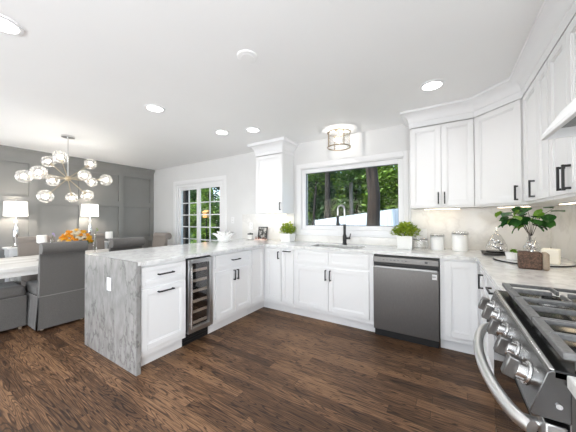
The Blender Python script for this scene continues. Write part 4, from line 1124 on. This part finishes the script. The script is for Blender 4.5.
# small succulent pot
px_, py_ = .452, 2.70
t = thing('succulent_pot', 'tiny green succulent in a small white cup on the tray', 'plant', (px_, py_, TZc))
MB().lathe([(.036, 0), (.046, .058), (.042, .058), (.039, .046), (.0, .046)], seg=24, cap=False).build('pot', CERAM, t, world=False)
leafmesh('foliage', LEAFY, t, leaves(110, (px_, py_, TZc + .066), (.042, .042, .024), .018, 8))
# tall glass bottle vase with the leafy branch
vx, vy = .588, 2.80
t = thing('branch_vase', 'clear glass vase with arching large leaf branches under the corner cabinets', 'vase', (vx, vy, TZc))
MB().lathe([(.045, 0), (.05, .008), (.05, .10), (.028, .135), (.024, .165), (.03, .18)], seg=32, cap=False).build('vase', GLOBE, t, world=False, smooth=180)
m = MB().lathe([(.046, .006), (.046, .06)], seg=24); m.build('water', glass('water', (.93, .96, .95), .05, .3), t, world=False)
rnd = random.Random(11)
stems = [(-.17, -.03, .335), (-.11, -.10, .30), (-.02, -.08, .36), (.06, -.10, .345), (.11, -.16, .35), (-.05, .05, .37), (-.09, -.01, .265), (.0, -.17, .30), (.03, -.03, .29), (-.13, -.14, .34)]
def bigleaf(vs, fs, c, dirn, s, droop):
    side = dirn.cross(Vector((0, 0, 1))).normalized(); up_ = side.cross(dirn)
    n0 = len(vs); rows = 6
    for i in range(rows + 1):
        u = i / rows; wd = .44 * math.sin(math.pi * u ** .85) ** .75
        for v in (-1, 0, 1):
            vs.append(c + dirn * u * s + side * v * wd * s + up_ * ((.10 * abs(v)) - droop * u * u) * s)
    for i in range(rows):
        for j in range(2):
            a = n0 + i * 3 + j; fs.append((a, a + 1, a + 4, a + 3))
VS, FS, VS2, FS2 = [], [], [], []
m = MB()
for i, (x, y, z) in enumerate(stems):
    x -= .02; z += .055
    m.tube([(x * .03, y * .03, .01 if i < 3 else .19), (x * .08, y * .08, .20), (x * .45, y * .45, z * .86), (x, y, z)], [.002, .002, .002, .0012], 6)
    for k in range(5 if i < 6 else 4):
        u = .62 + .38 * k / 4
        c = Vector((x * u, y * u, .18 + (z - .18) * (u - .1) / .9))
        a = math.atan2(y, x) + rnd.uniform(-1.6, 1.6)
        dirn = Vector((math.cos(a), math.sin(a), rnd.uniform(-.9, .2))).normalized()
        s = rnd.uniform(.07, .105)
        young = rnd.random() < .42
        bigleaf(VS2 if young else VS, FS2 if young else FS, c + t.location, dirn, s * (.8 if young else 1), rnd.uniform(.05, .4))
m.build('branches', BARK, t, world=False)
leafmesh('foliage', LEAFM, t, (VS, FS)); leafmesh('young_leaves', LEAFY, t, (VS2, FS2))
# small pedestal dish with brown stick, behind box
t = thing('glass_pitcher', 'slim clear glass bottle with brown stopper behind the woven box', 'bottle', (.535, 2.60, TZc))
MB().lathe([(.030, 0), (.032, .006), (.032, .085), (.012, .105), (.010, .135), (.014, .14)], seg=24, cap=False).build('bottle', GLOBE, t, world=False, smooth=180)
m = MB().cyl((0, 0, .13), (0, 0, .152), .011, .013, 14).build('stopper', RW, t, world=False)
# white block candle
t = thing('block_candle', 'square ivory block candle at the right of the tray', 'candle', (.652, 2.60, TZc), R(-20))
MB().box((-.046, -.040, 0), (.046, .040, .108)).build('wax', pbr('ivory_wax', (.86, .83, .74), .5), t, bevel=.006, world=False)
MB().cyl((0, 0, .110), (0, 0, .122), .0015, seg=6).build('wick', BLACK, t, world=False)

# outlets
def outlet(label, loc, rz, w=.072, h=.118, mat=TRIM):
    t = thing('wall_outlet', label, 'outlet', loc, rz, 'outlet plates')
    MB().box((-w / 2, -.006, -h / 2), (w / 2, 0, h / 2)).build('plate', mat, t, bevel=.002, world=False)
    for s in (-1, 1):
        r_ = MB().box((-.017, -.008, s * .025 - .014), (.017, -.0062, s * .025 + .014)).build('receptacle', CERAM, t, bevel=.002, world=False)
        MB().box((-.008, -.0086, s * .025 - .006), (-.006, -.0081, s * .025 + .006)).box((.006, -.0086, s * .025 - .006), (.008, -.0081, s * .025 + .006)).build('slots', BLACK, r_, world=False)
outlet('white outlet plate on the marble end of the peninsula', (-2.587, PY0 - .0005, .68), 0)
outlet('white switch plate on the wall right of the glazed door', (-3.36, YB - .0005, 1.24), 0)
outlet('cream outlet plate on the backsplash behind the short glass jar', (-.25, YB - .0165, 1.08), 0, .115, .118, CERAM)
outlet('white outlet plate on the backsplash left of the single wall cabinet', (-2.9, YB - .0165, 1.14), 0)
